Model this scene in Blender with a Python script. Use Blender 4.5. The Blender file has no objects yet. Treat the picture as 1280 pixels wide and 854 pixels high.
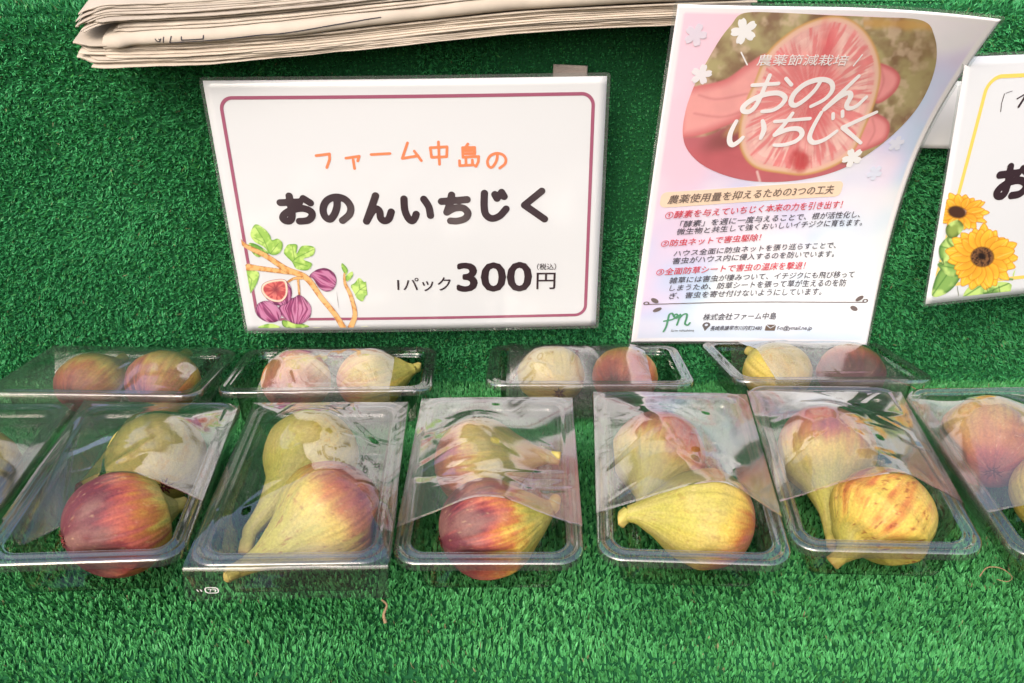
import bpy, math, random
import numpy as np
from mathutils import Matrix, Vector

random.seed(7)
rng = np.random.default_rng(7)
scene = bpy.context.scene
C = scene.collection

# ------------------------------------------------------------------ camera, sky, sun, exposure
cam_data = bpy.data.cameras.new('camera')
cam_data.sensor_width = 36.0
cam_data.lens = 30.94
cam_data.clip_start = 0.01
cam_data.clip_end = 200.0
cam = bpy.data.objects.new('camera', cam_data)
C.objects.link(cam)
cam.location = (0.0, 0.0, 0.330)
cam.rotation_euler = (math.radians(90 - 24), 0, 0)
scene.camera = cam

SUN_EL, SUN_AZ = math.radians(40), math.radians(205)      # azimuth clockwise from +Y
world = bpy.data.worlds.new('World')
scene.world = world
world.use_nodes = True
wn = world.node_tree
bg = wn.nodes['Background']
sky = wn.nodes.new('ShaderNodeTexSky')
sky.sky_type = 'NISHITA'
sky.sun_disc = False
sky.sun_elevation = SUN_EL
sky.sun_rotation = SUN_AZ
sky.air_density = 1.0
sky.dust_density = 5.0
sky.ozone_density = 1.0
wn.links.new(sky.outputs[0], bg.inputs[0])
bg.inputs[1].default_value = 0.15

sun_data = bpy.data.lights.new('sun', 'SUN')
sun_data.energy = 0.5
sun_data.angle = math.radians(40)
sun_data.color = (1.0, 0.98, 0.955)
sun = bpy.data.objects.new('sun', sun_data)
C.objects.link(sun)
sd = Vector((math.sin(SUN_AZ) * math.cos(SUN_EL), math.cos(SUN_AZ) * math.cos(SUN_EL), math.sin(SUN_EL)))
sun.rotation_euler = sd.to_track_quat('Z', 'Y').to_euler()
sun.location = sd * 3

scene.view_settings.view_transform = 'Standard'
scene.view_settings.look = 'None'
scene.view_settings.exposure = 0.86
scene.view_settings.gamma = 1.0
scene.view_settings.use_curve_mapping = False
scene.render.engine = 'CYCLES'
scene.cycles.use_denoising = True
scene.cycles.max_bounces = 12
scene.cycles.diffuse_bounces = 3
scene.cycles.glossy_bounces = 4
scene.cycles.transmission_bounces = 6
scene.cycles.transparent_max_bounces = 40
scene.cycles.caustics_reflective = False
scene.cycles.caustics_refractive = False

# ------------------------------------------------------------------ small maths
def lin(r, g, b, k=1.0):
    c = np.array([r, g, b], float) / 255.0
    return np.where(c <= 0.04045, c / 12.92, ((c + 0.055) / 1.055) ** 2.4) * k

def sstep(a, b, x):
    t = np.clip((x - a) / (b - a), 0, 1)
    return t * t * (3 - 2 * t)

def _hash(i, j, k, seed):
    n = (i * 374761393 + j * 668265263 + k * 2147483647 + seed * 1274126177) & 0xFFFFFFFF
    n = ((n ^ (n >> 13)) * 1274126177) & 0xFFFFFFFF
    n = ((n ^ (n >> 16)) * 2246822519) & 0xFFFFFFFF
    return ((n ^ (n >> 15)) & 0xFFFFFF) / float(0xFFFFFF)

def noise(x, y, z=0.0, seed=0):
    x, y, z = np.broadcast_arrays(np.asarray(x, float), np.asarray(y, float), np.asarray(z, float))
    xi, yi, zi = np.floor(x).astype(np.int64), np.floor(y).astype(np.int64), np.floor(z).astype(np.int64)
    fx, fy, fz = x - xi, y - yi, z - zi
    fx, fy, fz = fx * fx * (3 - 2 * fx), fy * fy * (3 - 2 * fy), fz * fz * (3 - 2 * fz)
    out = 0
    for a in (0, 1):
        for b in (0, 1):
            for c in (0, 1):
                w = (fx if a else 1 - fx) * (fy if b else 1 - fy) * (fz if c else 1 - fz)
                out = out + w * _hash(xi + a, yi + b, zi + c, seed)
    return out

def fbm(x, y, z=0.0, seed=0, n=4):
    s, a, t = 0, 0.5, 0
    for i in range(n):
        s = s + a * noise(x * 2 ** i, y * 2 ** i, np.asarray(z) * 2 ** i, seed + i)
        t += a
        a *= 0.5
    return s / t

def rot(yaw, pitch, roll):
    c, s = math.cos, math.sin
    rz = np.array([[c(yaw), -s(yaw), 0], [s(yaw), c(yaw), 0], [0, 0, 1]])
    rx = np.array([[1, 0, 0], [0, c(pitch), -s(pitch)], [0, s(pitch), c(pitch)]])
    ry = np.array([[c(roll), 0, s(roll)], [0, 1, 0], [-s(roll), 0, c(roll)]])
    return rz @ rx @ ry

def matrix(m3, loc):
    m = Matrix([list(r) for r in m3]).to_4x4()
    m.translation = Vector([float(x) for x in loc])
    return m

def catmull(pts, n=10, closed=False):
    p = np.array(pts, float)
    m = len(p)
    if m < 3 and not closed:
        return p
    out = []
    for i in range(m if closed else m - 1):
        if closed:
            a, b, c, d = p[(i - 1) % m], p[i], p[(i + 1) % m], p[(i + 2) % m]
        else:
            a, b, c, d = p[max(i - 1, 0)], p[i], p[i + 1], p[min(i + 2, m - 1)]
        for t in np.arange(n) / n:
            out.append(0.5 * ((2 * b) + (c - a) * t + (2 * a - 5 * b + 4 * c - d) * t ** 2 + (3 * b - a - 3 * c + d) * t ** 3))
    if not closed:
        out.append(p[-1])
    return np.array(out)

# signed distances on arrays of 2D points
def sd_line(X, Y, pts, r):
    pts = np.asarray(pts, float)
    r = np.broadcast_to(np.asarray(r, float), (len(pts),))
    best = np.full(X.shape, 1e9)
    if len(pts) == 1:
        return np.hypot(X - pts[0, 0], Y - pts[0, 1]) - r[0]
    for i in range(len(pts) - 1):
        a, b = pts[i], pts[i + 1]
        d = b - a
        l2 = max(d @ d, 1e-12)
        t = np.clip(((X - a[0]) * d[0] + (Y - a[1]) * d[1]) / l2, 0, 1)
        best = np.minimum(best, np.hypot(X - a[0] - t * d[0], Y - a[1] - t * d[1]) - (r[i] + (r[i + 1] - r[i]) * t))
    return best

def sd_poly(X, Y, pts):
    pts = np.asarray(pts, float)
    inside = np.zeros(X.shape, bool)
    best = np.full(X.shape, 1e9)
    n = len(pts)
    for i in range(n):
        a, b = pts[i], pts[(i + 1) % n]
        d = b - a
        l2 = max(d @ d, 1e-12)
        t = np.clip(((X - a[0]) * d[0] + (Y - a[1]) * d[1]) / l2, 0, 1)
        best = np.minimum(best, np.hypot(X - a[0] - t * d[0], Y - a[1] - t * d[1]))
        if a[1] != b[1]:
            c = ((a[1] > Y) != (b[1] > Y)) & (X < (b[0] - a[0]) * (Y - a[1]) / (b[1] - a[1]) + a[0])
            inside ^= c
    return np.where(inside, -best, best)

def sd_ell(X, Y, cx, cy, rx, ry, ang=0.0):
    c, s = math.cos(ang), math.sin(ang)
    x, y = (X - cx) * c + (Y - cy) * s, -(X - cx) * s + (Y - cy) * c
    return (np.sqrt((x / rx) ** 2 + (y / ry) ** 2) - 1) * min(rx, ry)

def sd_rrect(X, Y, x0, y0, x1, y1, r):
    qx = np.abs(X - (x0 + x1) / 2) - (x1 - x0) / 2 + r
    qy = np.abs(Y - (y0 + y1) / 2) - (y1 - y0) / 2 + r
    return np.hypot(np.maximum(qx, 0), np.maximum(qy, 0)) + np.minimum(np.maximum(qx, qy), 0) - r

# ------------------------------------------------------------------ materials
def new_mat(name):
    m = bpy.data.materials.new(name)
    m.use_nodes = True
    return m, m.node_tree.nodes, m.node_tree.links, m.node_tree.nodes['Principled BSDF']

def plain(name, col, rough=0.5, spec=0.5, coat=0.0, bump=None):
    m, n, l, p = new_mat(name)
    p.inputs['Base Color'].default_value = (*[float(c) for c in col], 1)
    p.inputs['Roughness'].default_value = rough
    p.inputs['Specular IOR Level'].default_value = spec
    p.inputs['Coat Weight'].default_value = coat
    p.inputs['Coat Roughness'].default_value = 0.08
    if bump:
        add_bump(n, l, p, *bump)
    return m

def add_bump(n, l, p, scale, strength, dist=0.0006, detail=4):
    tc = n.new('ShaderNodeTexCoord')
    t = n.new('ShaderNodeTexNoise')
    t.inputs['Scale'].default_value = scale
    t.inputs['Detail'].default_value = detail
    b = n.new('ShaderNodeBump')
    b.inputs['Strength'].default_value = strength
    b.inputs['Distance'].default_value = dist
    l.new(tc.outputs['Object'], t.inputs['Vector'])
    l.new(t.outputs['Fac'], b.inputs['Height'])
    l.new(b.outputs['Normal'], p.inputs['Normal'])
    return t

def attr_mat(name, rough=0.4, spec=0.5, coat=0.0, coat_rough=0.08, sss=0.0, bump=None, mottle=0.0, mottle_scale=300):
    m, n, l, p = new_mat(name)
    a = n.new('ShaderNodeAttribute')
    a.attribute_name = 'Col'
    src = a.outputs['Color']
    if mottle:
        tc = n.new('ShaderNodeTexCoord')
        t = n.new('ShaderNodeTexNoise')
        t.inputs['Scale'].default_value = mottle_scale
        t.inputs['Detail'].default_value = 5
        l.new(tc.outputs['Object'], t.inputs['Vector'])
        mp = n.new('ShaderNodeMapRange')
        mp.inputs[1].default_value = 0.3
        mp.inputs[2].default_value = 0.7
        mp.inputs[3].default_value = 1 - mottle
        mp.inputs[4].default_value = 1 + mottle
        l.new(t.outputs['Fac'], mp.inputs[0])
        mx = n.new('ShaderNodeVectorMath')
        mx.operation = 'SCALE'
        l.new(src, mx.inputs[0])
        l.new(mp.outputs[0], mx.inputs['Scale'])
        src = mx.outputs[0]
    l.new(src, p.inputs['Base Color'])
    p.inputs['Roughness'].default_value = rough
    p.inputs['Specular IOR Level'].default_value = spec
    p.inputs['Coat Weight'].default_value = coat
    p.inputs['Coat Roughness'].default_value = coat_rough
    if sss:
        p.inputs['Subsurface Weight'].default_value = sss
        p.inputs['Subsurface Radius'].default_value = (1.0, 0.4, 0.15)
        p.inputs['Subsurface Scale'].default_value = 0.004
    if bump:
        add_bump(n, l, p, *bump)
    return m

def clear_mat(name, f0, rough, tint, edge_tint, power=5.0, top=1.0, bump=None, haze=0.0):
    """thin clear plastic sheet: transparent with a mirror-like coat that grows at grazing angles"""
    m, n, l, p = new_mat(name)
    n.remove(p)
    out = n['Material Output']
    lw = n.new('ShaderNodeLayerWeight')
    lw.inputs['Blend'].default_value = 0.5
    pw = n.new('ShaderNodeMath'); pw.operation = 'POWER'; pw.inputs[1].default_value = power
    ml = n.new('ShaderNodeMath'); ml.operation = 'MULTIPLY_ADD'
    ml.inputs[1].default_value = top - f0
    ml.inputs[2].default_value = f0
    ml.use_clamp = True
    l.new(lw.outputs['Facing'], pw.inputs[0])
    l.new(pw.outputs[0], ml.inputs[0])
    tr = n.new('ShaderNodeBsdfTransparent')
    p3 = n.new('ShaderNodeMath'); p3.operation = 'POWER'; p3.inputs[1].default_value = 3.0
    l.new(lw.outputs['Facing'], p3.inputs[0])
    mc = n.new('ShaderNodeMix'); mc.data_type = 'RGBA'
    mc.inputs[6].default_value = (*tint, 1)
    mc.inputs[7].default_value = (*edge_tint, 1)
    l.new(p3.outputs[0], mc.inputs[0])
    l.new(mc.outputs[2], tr.inputs[0])
    gl = n.new('ShaderNodeBsdfGlossy')
    gl.inputs['Roughness'].default_value = rough
    mix = n.new('ShaderNodeMixShader')
    l.new(ml.outputs[0], mix.inputs[0])
    base = tr.outputs[0]
    if haze:
        df = n.new('ShaderNodeBsdfDiffuse')
        df.inputs['Color'].default_value = (0.85, 0.85, 0.86, 1)
        hm = n.new('ShaderNodeMixShader')
        hm.inputs[0].default_value = haze
        l.new(tr.outputs[0], hm.inputs[1])
        l.new(df.outputs[0], hm.inputs[2])
        base = hm.outputs[0]
    l.new(base, mix.inputs[1])
    l.new(gl.outputs[0], mix.inputs[2])
    l.new(mix.outputs[0], out.inputs['Surface'])
    if bump:
        tc = n.new('ShaderNodeTexCoord')
        t = n.new('ShaderNodeTexNoise')
        t.inputs['Scale'].default_value = bump[0]
        t.inputs['Detail'].default_value = 2
        b = n.new('ShaderNodeBump')
        b.inputs['Strength'].default_value = bump[1]
        b.inputs['Distance'].default_value = bump[2]
        l.new(tc.outputs['Object'], t.inputs['Vector'])
        l.new(t.outputs['Fac'], b.inputs['Height'])
        l.new(b.outputs['Normal'], gl.inputs['Normal'])
    return m

M = {}
M['turf'] = attr_mat('turf_blades', rough=0.45, spec=0.35)
M['turf_base'] = plain('turf_backing', (0.012, 0.085, 0.03), 0.9, 0.1, bump=(900, 0.6))
M['tray'] = clear_mat('clear_tray_plastic', 0.09, 0.05, (0.90, 0.885, 0.865), (0.52, 0.52, 0.50))
M['rim'] = clear_mat('clear_rim_plastic', 0.22, 0.05, (0.94, 0.94, 0.93), (0.50, 0.50, 0.48), power=2.5, haze=0.03)
M['film'] = clear_mat('clear_film', 0.15, 0.11, (0.97, 0.97, 0.965), (0.88, 0.88, 0.88), power=1.7, haze=0.055)
M['film_clear'] = clear_mat('clear_film_long', 0.09, 0.07, (0.98, 0.98, 0.975), (0.9, 0.9, 0.9), power=2.2, haze=0.012)
M['print'] = attr_mat('printed_paper', rough=0.35, spec=0.4, coat=0.5, coat_rough=0.12, bump=(28, 0.12, 0.002))
M['laminate'] = clear_mat('laminate_margin', 0.07, 0.10, (0.86, 0.90, 0.88), (0.7, 0.72, 0.72), haze=0.07)
M['fig'] = attr_mat('fig_skin', rough=0.55, spec=0.28, sss=0.06, bump=(900, 0.35, 0.0006), mottle=0.16, mottle_scale=700)
M['stem'] = attr_mat('fig_stem', rough=0.6, spec=0.3, bump=(700, 0.3, 0.0006))
M['news'] = attr_mat('newsprint', rough=0.9, spec=0.1, bump=(260, 0.25, 0.0006), mottle=0.05, mottle_scale=60)
M['strap'] = plain('woven_strap', (0.26, 0.22, 0.20), 0.85, 0.2, bump=(1500, 0.8))
M['paper'] = plain('white_paper', (0.78, 0.78, 0.78), 0.8, 0.2, bump=(60, 0.3, 0.002))
M['straw'] = plain('dry_straw', (0.28, 0.19, 0.11), 0.8, 0.2, bump=(900, 0.5))
M['white_ink'] = plain('white_ink', (0.82, 0.82, 0.82), 0.5, 0.3)

# ------------------------------------------------------------------ object helpers
def mesh_np(name, verts, quads=None, tris=None, polys=None, col=None, smooth=False):
    me = bpy.data.meshes.new(name)
    if polys is not None:
        me.from_pydata([tuple(map(float, v)) for v in verts], [], polys)
    else:
        verts = np.asarray(verts, np.float32)
        loops, starts, n = [], [], 0
        if quads is not None and len(quads):
            q = np.asarray(quads, np.int32)
            loops.append(q.ravel())
            starts.append(np.arange(len(q)) * 4)
            n = len(q) * 4
        if tris is not None and len(tris):
            t = np.asarray(tris, np.int32)
            loops.append(t.ravel())
            starts.append(n + np.arange(len(t)) * 3)
        loops = np.concatenate(loops).astype(np.int32)
        starts = np.concatenate(starts).astype(np.int32)
        me.vertices.add(len(verts))
        me.vertices.foreach_set('co', verts.ravel())
        me.loops.add(len(loops))
        me.loops.foreach_set('vertex_index', loops)
        me.polygons.add(len(starts))
        me.polygons.foreach_set('loop_start', starts)
        me.update(calc_edges=True)
    if col is not None:
        a = me.color_attributes.new('Col', 'FLOAT_COLOR', 'POINT')
        c = np.ones((len(me.vertices), 4), np.float32)
        c[:, :3] = np.asarray(col)
        a.data.foreach_set('color', c.ravel())
    if smooth:
        me.polygons.foreach_set('use_smooth', np.ones(len(me.polygons), bool))
    me.validate()
    return me

def link(name, me, mat, parent=None):
    o = bpy.data.objects.new(name, me)
    C.objects.link(o)
    me.materials.clear()
    me.materials.append(mat)
    if parent:
        o.parent = parent
    return o

def tag(o, label=None, cat=None, group=None, kind=None):
    for k, v in (('label', label), ('category', cat), ('group', group), ('kind', kind)):
        if v:
            o[k] = v
    return o

def thing(name, label, cat, mat4, group=None):
    o = bpy.data.objects.new(name, None)
    o.empty_display_size = 0.02
    C.objects.link(o)
    o.matrix_world = mat4
    return tag(o, label, cat, group)

def grid_faces(nx, ny, mask=None):
    i, j = np.meshgrid(np.arange(nx - 1), np.arange(ny - 1), indexing='xy')
    a = (j * nx + i).ravel()
    q = np.stack([a, a + 1, a + 1 + nx, a + nx], -1)
    if mask is not None:
        q = q[mask.ravel()]
    return q

# ------------------------------------------------------------------ the setting: turf covered stand
PROFILE = [(.352, -.30), (.352, -.078), (.354, -.054), (.360, -.0375), (.3695, -.0270), (.386, -.0215), (.425, -.015), (.465, -.0095),
           (.505, -.005), (.540, -.0035), (.565, -.007), (.595, -.0175), (.625, -.023), (.66, -.027), (.70, -.031), (.713, -.031), (.720, -.027),
           (.7245, -.018), (.7245, .0), (.7215, .10), (.7155, .262), (.7165, .279), (.7215, .288), (.732, .2925), (.76, .294), (1.05, .296)]
prof = catmull(PROFILE, 8)
keep = np.concatenate([[True], np.hypot(*np.diff(prof, axis=0).T) > 1e-6])
prof = prof[keep]
seg = np.hypot(*np.diff(prof, axis=0).T)
arc = np.concatenate([[0], np.cumsum(seg)])
XW = 0.75

def prof_at(s):
    y = np.interp(s, arc, prof[:, 0])
    z = np.interp(s, arc, prof[:, 1])
    e = 0.002
    ty = np.interp(np.minimum(s + e, arc[-1]), arc, prof[:, 0]) - np.interp(np.maximum(s - e, 0), arc, prof[:, 0])
    tz = np.interp(np.minimum(s + e, arc[-1]), arc, prof[:, 1]) - np.interp(np.maximum(s - e, 0), arc, prof[:, 1])
    L = np.hypot(ty, tz)
    return y, z, ty / L, tz / L

def wob(x, s):
    return 0.004 * (fbm(x * 5 + 9, s * 5, 0, 41, 2) - 0.5)

def make_backing():
    xs = np.linspace(-XW, XW, 61)
    y, z, ty, tz = prof_at(arc)
    X, S = np.meshgrid(xs, arc, indexing='xy')
    w = wob(X, S)
    Y = y[:, None] - tz[:, None] * w
    Z = z[:, None] + ty[:, None] * w
    v = np.stack([X, Y, Z], -1).reshape(-1, 3)
    o = link('ground', mesh_np('ground', v, quads=grid_faces(len(xs), len(arc)), smooth=True), M['turf_base'])
    tag(o, 'dark woven backing of the green turf covering the stepped display stand', kind='structure')
make_backing()

# tray poses: rim centre (m), yaw, pitch, roll (deg).  tray local frame: x across, y along, z up, rim at z = 0
TRAYS = {
    'F0': ((-.3475, .4512, .0425), (4.0, 2.8, 1.8)), 'F1': ((-.2329, .4531, .0425), (4.9, 2.4, 1.5)),
    'F2': ((-.1203, .4524, .0425), (2.4, 2.6, 0.9)), 'F3': ((-.0119, .4650, .0365), (-1.0, 5.4, -0.9)),
    'F4': ((.1038, .4637, .0397), (-3.8, 6.5, -0.8)), 'F5': ((.2124, .4735, .0391), (-3.8, 6.6, -1.5)),
    'F6': ((.3216, .4608, .0450), (-0.6, 6.2, -1.3)),
    'B1': ((-.3180, .6406, .0200), (-1.0, -4.9, 0.3)), 'B2': ((-.1456, .6490, .0173), (2.4, -6.0, 0.4)),
    'B3': ((.0624, .6646, .0140), (-1.4, -7.0, -0.6)), 'B4': ((.2529, .6720, .0141), (4.9, -6.6, 2.0)),
}
TW, TL, TD = 0.105, 0.165, 0.034
def tray_frame(k):
    (loc, ang) = TRAYS[k]
    m = rot(*[math.radians(a) for a in ang])
    if k[0] == 'B':
        m = m @ rot(-math.pi / 2, 0, 0)
    return m, np.array(loc)

def make_turf(name, s0, s1, density, length, label, seed, x_lim=XW, width=0.00085, loose=1.0, warm=0.0):
    r = np.random.default_rng(seed)
    n = int((s1 - s0) * 2 * x_lim * density * 1e4)
    # tufted rows: roots gather round a jittered lattice
    x = r.uniform(-x_lim, x_lim, n)
    s = r.uniform(s0, s1, n)
    cell = 0.0034
    gx, gs = np.round(x / cell), np.round(s / cell)
    jx = (_hash(gx.astype(np.int64), gs.astype(np.int64), 1, seed) - .5) * cell
    js = (_hash(gx.astype(np.int64), gs.astype(np.int64), 2, seed) - .5) * cell
    pull = 0.45
    x = x + (gx * cell + jx - x) * pull
    s = np.clip(s + (gs * cell + js - s) * pull, s0, s1)
    y, z, ty, tz = prof_at(s)
    w = wob(x, s)
    N = np.stack([np.zeros(n), -tz, ty], -1)
    T = np.stack([np.zeros(n), ty, tz], -1)
    P = np.stack([x, y, z], -1) + N * w[:, None]
    L = length * r.uniform(0.65, 1.15, n) * (0.75 + 0.5 * fbm(x * 60, s * 60, 0, seed + 5, 2))
    # blades under a tray are pressed flat
    for k in TRAYS:
        m, loc = tray_frame(k)
        q = (P - loc) @ m
        hx, hy = TW / 2 - .009, TL / 2 - .009
        ins = (np.abs(q[:, 0]) < hx) & (np.abs(q[:, 1]) < hy)
        gap = np.maximum(-TD - q[:, 2] - .0006, 0.0012)
        L = np.where(ins, np.minimum(L, gap), L)
    # lean: common nap plus tuft and blade scatter
    tuft = _hash(gx.astype(np.int64), gs.astype(np.int64), 3, seed) * 6.283
    nap = fbm(x * 9, s * 9, 0, seed + 9, 3) - .5
    lean = loose * 0.42 * np.stack([np.cos(tuft), np.sin(tuft)], -1) + r.normal(0, .33, (n, 2)) * loose
    lean[:, 0] += nap * 1.0
    lean[:, 1] += 0.12 + (fbm(x * 9 + 50, s * 9, 0, seed + 19, 3) - .5) * 0.9
    lean[:, 1] += .75 * sstep(.392, .362, y)       # combed back over the rounded front edge
    D = N + np.array([1, 0, 0]) * lean[:, :1] + T * lean[:, 1:]
    D /= np.linalg.norm(D, axis=1)[:, None]
    ang = r.uniform(0, math.pi, n)
    side = np.array([1, 0, 0]) * np.cos(ang)[:, None] + T * np.sin(ang)[:, None]
    side -= D * np.sum(side * D, 1)[:, None]
    side /= np.linalg.norm(side, axis=1)[:, None]
    nrm = np.cross(D, side)
    bend = r.normal(0, .30 * (.4 + .6 * (loose > .9)), n)[:, None]
    W = width * r.uniform(.7, 1.25, n)[:, None]
    L = L[:, None]
    v = np.stack([P - side * W * .5, P + side * W * .5,
                  P + D * L * .55 + nrm * bend * L * .25 + side * W * .48, P + D * L * .55 + nrm * bend * L * .25 - side * W * .48,
                  P + D * L * .96 + nrm * bend * L * .85 + side * W * .16, P + D * L * .96 + nrm * bend * L * .85 - side * W * .16], 1).reshape(-1, 3)
    a = np.arange(n)[:, None] * 6
    q = np.concatenate([a + np.array([[0, 1, 2, 3]]), a + np.array([[3, 2, 4, 5]])])
    hue = r.uniform(0, 1, n)
    patch = fbm(x * 14, s * 14, 0, seed + 3, 3)
    c0, c1, c2 = np.array([.034, .25, .082]), np.array([.074, .42, .150]), np.array([.06, .28, .07])
    col = c0 + (c1 - c0) * np.clip(hue * .8 + (patch - .5) * .9 + .1, 0, 1)[:, None]
    pale = r.uniform(0, 1, n) < .004 + .012 * sstep(.6, .75, fbm(x * 30, s * 30, 0, seed + 23, 2))
    pick = r.uniform(0, 1, n) < .10
    col = col * (1 + warm * np.array([.9, .12, -.05]))
    col[pick] = c2 * r.uniform(.8, 1.2, (pick.sum(), 1))
    col[pale] = np.array([.26, .25, .13]) * r.uniform(.6, 1.1, (pale.sum(), 1))
    col = np.repeat(col, 6, 0)
    o = link(name, mesh_np(name, v, quads=q, col=col), M['turf'])
    tag(o, label, 'turf', kind='stuff')

s_of = lambda y, z: arc[np.argmin(np.hypot(prof[:, 0] - y, prof[:, 1] - z))]
s_front, s_corner, s_top = s_of(.352, -.14), s_of(.716, -.030), s_of(.718, .284)
make_turf('turf_floor', s_front, s_corner, 96, .0046, 'bright green artificial turf the fig trays stand on', 11, x_lim=.66, width=.00105, loose=.62, warm=.5)
make_turf('turf_wall', s_corner, s_top, 85, .0044, 'green artificial turf on the upright back panel behind the cards', 12, width=.00095)
make_turf('turf_ledge', s_top, s_of(.82, .295), 50, .0055, 'green artificial turf on the upper ledge under the newspapers', 13)

# ------------------------------------------------------------------ printed sheets
class Sheet:
    """A flat or gently curled sheet. u across from its left edge, v down from its top edge, in millimetres."""
    def __init__(self, name, label, cat, w, h, loc, ang, bend=None, warp=None):
        self.w, self.h = w, h
        self.warp = warp or (lambda u, v: (u, v))
        self.bend = bend or (lambda u, v: 0 * u)
        m = rot(*[math.radians(a) for a in ang])
        base = np.array(loc) - m @ np.array([0, h / 2000, 0])
        self.o = thing(name, label, cat, matrix(m, base))
    def P(self, u, v, off=0.0):
        u, v = self.warp(np.asarray(u, float), np.asarray(v, float))
        return np.stack([(u - self.w / 2) / 1000, (self.h - v) / 1000, self.bend(u, v) + off + 0 * u], -1)

def sheet_face(S, name, x0, y0, x1, y1, h, color_fn, mat, off=0.0, r=2.0, thick=0.0006):
    nx, ny = max(2, int((x1 - x0) / h) + 1), max(2, int((y1 - y0) / h) + 1)
    U, V = np.meshgrid(np.linspace(x0, x1, nx), np.linspace(y0, y1, ny), indexing='xy')
    v = S.P(U.ravel(), V.ravel(), off)
    col = color_fn(U.ravel(), V.ravel())
    q = grid_faces(nx, ny)[:, ::-1]
    back = S.P(U.ravel(), V.ravel(), off - thick)
    n = len(v)
    qb = q[:, ::-1] + n
    ring = np.concatenate([np.arange(nx), nx - 1 + nx * np.arange(1, ny), (ny - 1) * nx + np.arange(nx - 2, -1, -1), nx * np.arange(ny - 2, 0, -1)])
    nxt = np.roll(ring, -1)
    qs = np.stack([ring, nxt, nxt + n, ring + n], -1)
    return link(name, mesh_np(name, np.concatenate([v, back]), quads=np.concatenate([q, qb, qs]), col=np.concatenate([col, col])), mat, S.o)

def ink(S, name, b, h, sdf, color, off=0.0003, mat=None):
    """flat ink: the region sdf(u, v) < 0 within bounds b, cut clean along its outline (marching squares)"""
    x0, y0, x1, y1 = b
    nx, ny = int((x1 - x0) / h) + 2, int((y1 - y0) / h) + 2
    xs, ys = x0 + h * np.arange(nx), y0 + h * np.arange(ny)
    U, V = np.meshgrid(xs, ys, indexing='xy')
    d = sdf(U, V)
    d = np.where(np.abs(d) < h * .02, -h * .02, d)
    neg = d < 0
    cnt = neg[:-1, :-1].astype(int) + neg[:-1, 1:] + neg[1:, 1:] + neg[1:, :-1]
    verts, idx, polys = [], {}, []
    def vid(key, p):
        if key not in idx:
            idx[key] = len(verts)
            verts.append(p)
        return idx[key]
    for j, i in zip(*np.nonzero(cnt)):
        cs = [(i, j), (i + 1, j), (i + 1, j + 1), (i, j + 1)]
        poly = []
        for k in range(4):
            a, c = cs[k], cs[(k + 1) % 4]
            da, dc = d[a[1], a[0]], d[c[1], c[0]]
            if da < 0:
                poly.append(vid(a, (xs[a[0]], ys[a[1]])))
            if (da < 0) != (dc < 0):
                t = da / (da - dc)
                poly.append(vid((min(a, c), max(a, c)), (xs[a[0]] + (xs[c[0]] - xs[a[0]]) * t, ys[a[1]] + (ys[c[1]] - ys[a[1]]) * t)))
        if len(poly) >= 3:
            polys.append(poly[::-1])
    uv = np.array(verts)
    col = color(uv[:, 0], uv[:, 1]) if callable(color) else np.tile(np.asarray(color), (len(uv), 1))
    return link(name, mesh_np(name, S.P(uv[:, 0], uv[:, 1], off), polys=polys, col=col), mat or M['print'], S.o)

def text(S, name, body, quad, col, bold=0.0, shear=0.0, off=0.0003):
    """writing set with Blender's own font, fitted to the four corners of quad (u, v in mm)"""
    c = bpy.data.curves.new('writing', 'FONT')
    c.body = body
    c.resolution_u = 3
    o = bpy.data.objects.new('writing', c)
    C.objects.link(o)
    dg = bpy.context.evaluated_depsgraph_get()
    me = bpy.data.meshes.new_from_object(o.evaluated_get(dg), depsgraph=dg)
    bpy.data.objects.remove(o)
    n = len(me.vertices)
    v = np.zeros(n * 3)
    me.vertices.foreach_get('co', v)
    v = v.reshape(-1, 3)
    x, y = v[:, 0] + shear * v[:, 1], v[:, 1]
    s, t = (x - x.min()) / np.ptp(x), 1 - (y - y.min()) / np.ptp(y)
    q = np.array(quad, float)
    uv = (1 - s)[:, None] * (1 - t)[:, None] * q[0] + s[:, None] * (1 - t)[:, None] * q[1] + s[:, None] * t[:, None] * q[2] + (1 - s)[:, None] * t[:, None] * q[3]
    polys = [list(p.vertices) for p in me.polygons]
    bpy.data.meshes.remove(me)
    # heavier weights: the same outline struck again, shifted by a hair, each strike a little proud of the last
    em = np.hypot(*(q[3] - q[0])) * bold * .8
    k = 1 if bold <= 0 else max(2, int(math.ceil(2 * em / .25)) + 1)
    hits = [(0, 0)] if k == 1 else [(em * math.cos(t), em * math.sin(t)) for t in np.linspace(0, 2 * math.pi, 6, endpoint=False)] + [(0, 0)]
    V, F = [], []
    for i, (du, dv) in enumerate(hits):
        V.append(S.P(uv[:, 0] + du, uv[:, 1] + dv, off + i * .00003))
        F += [[x + i * n for x in p] for p in polys]
    return link(name, mesh_np(name, np.concatenate(V), polys=F, col=np.tile(np.array(col), (n * len(hits), 1))), M['print'], S.o)

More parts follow.
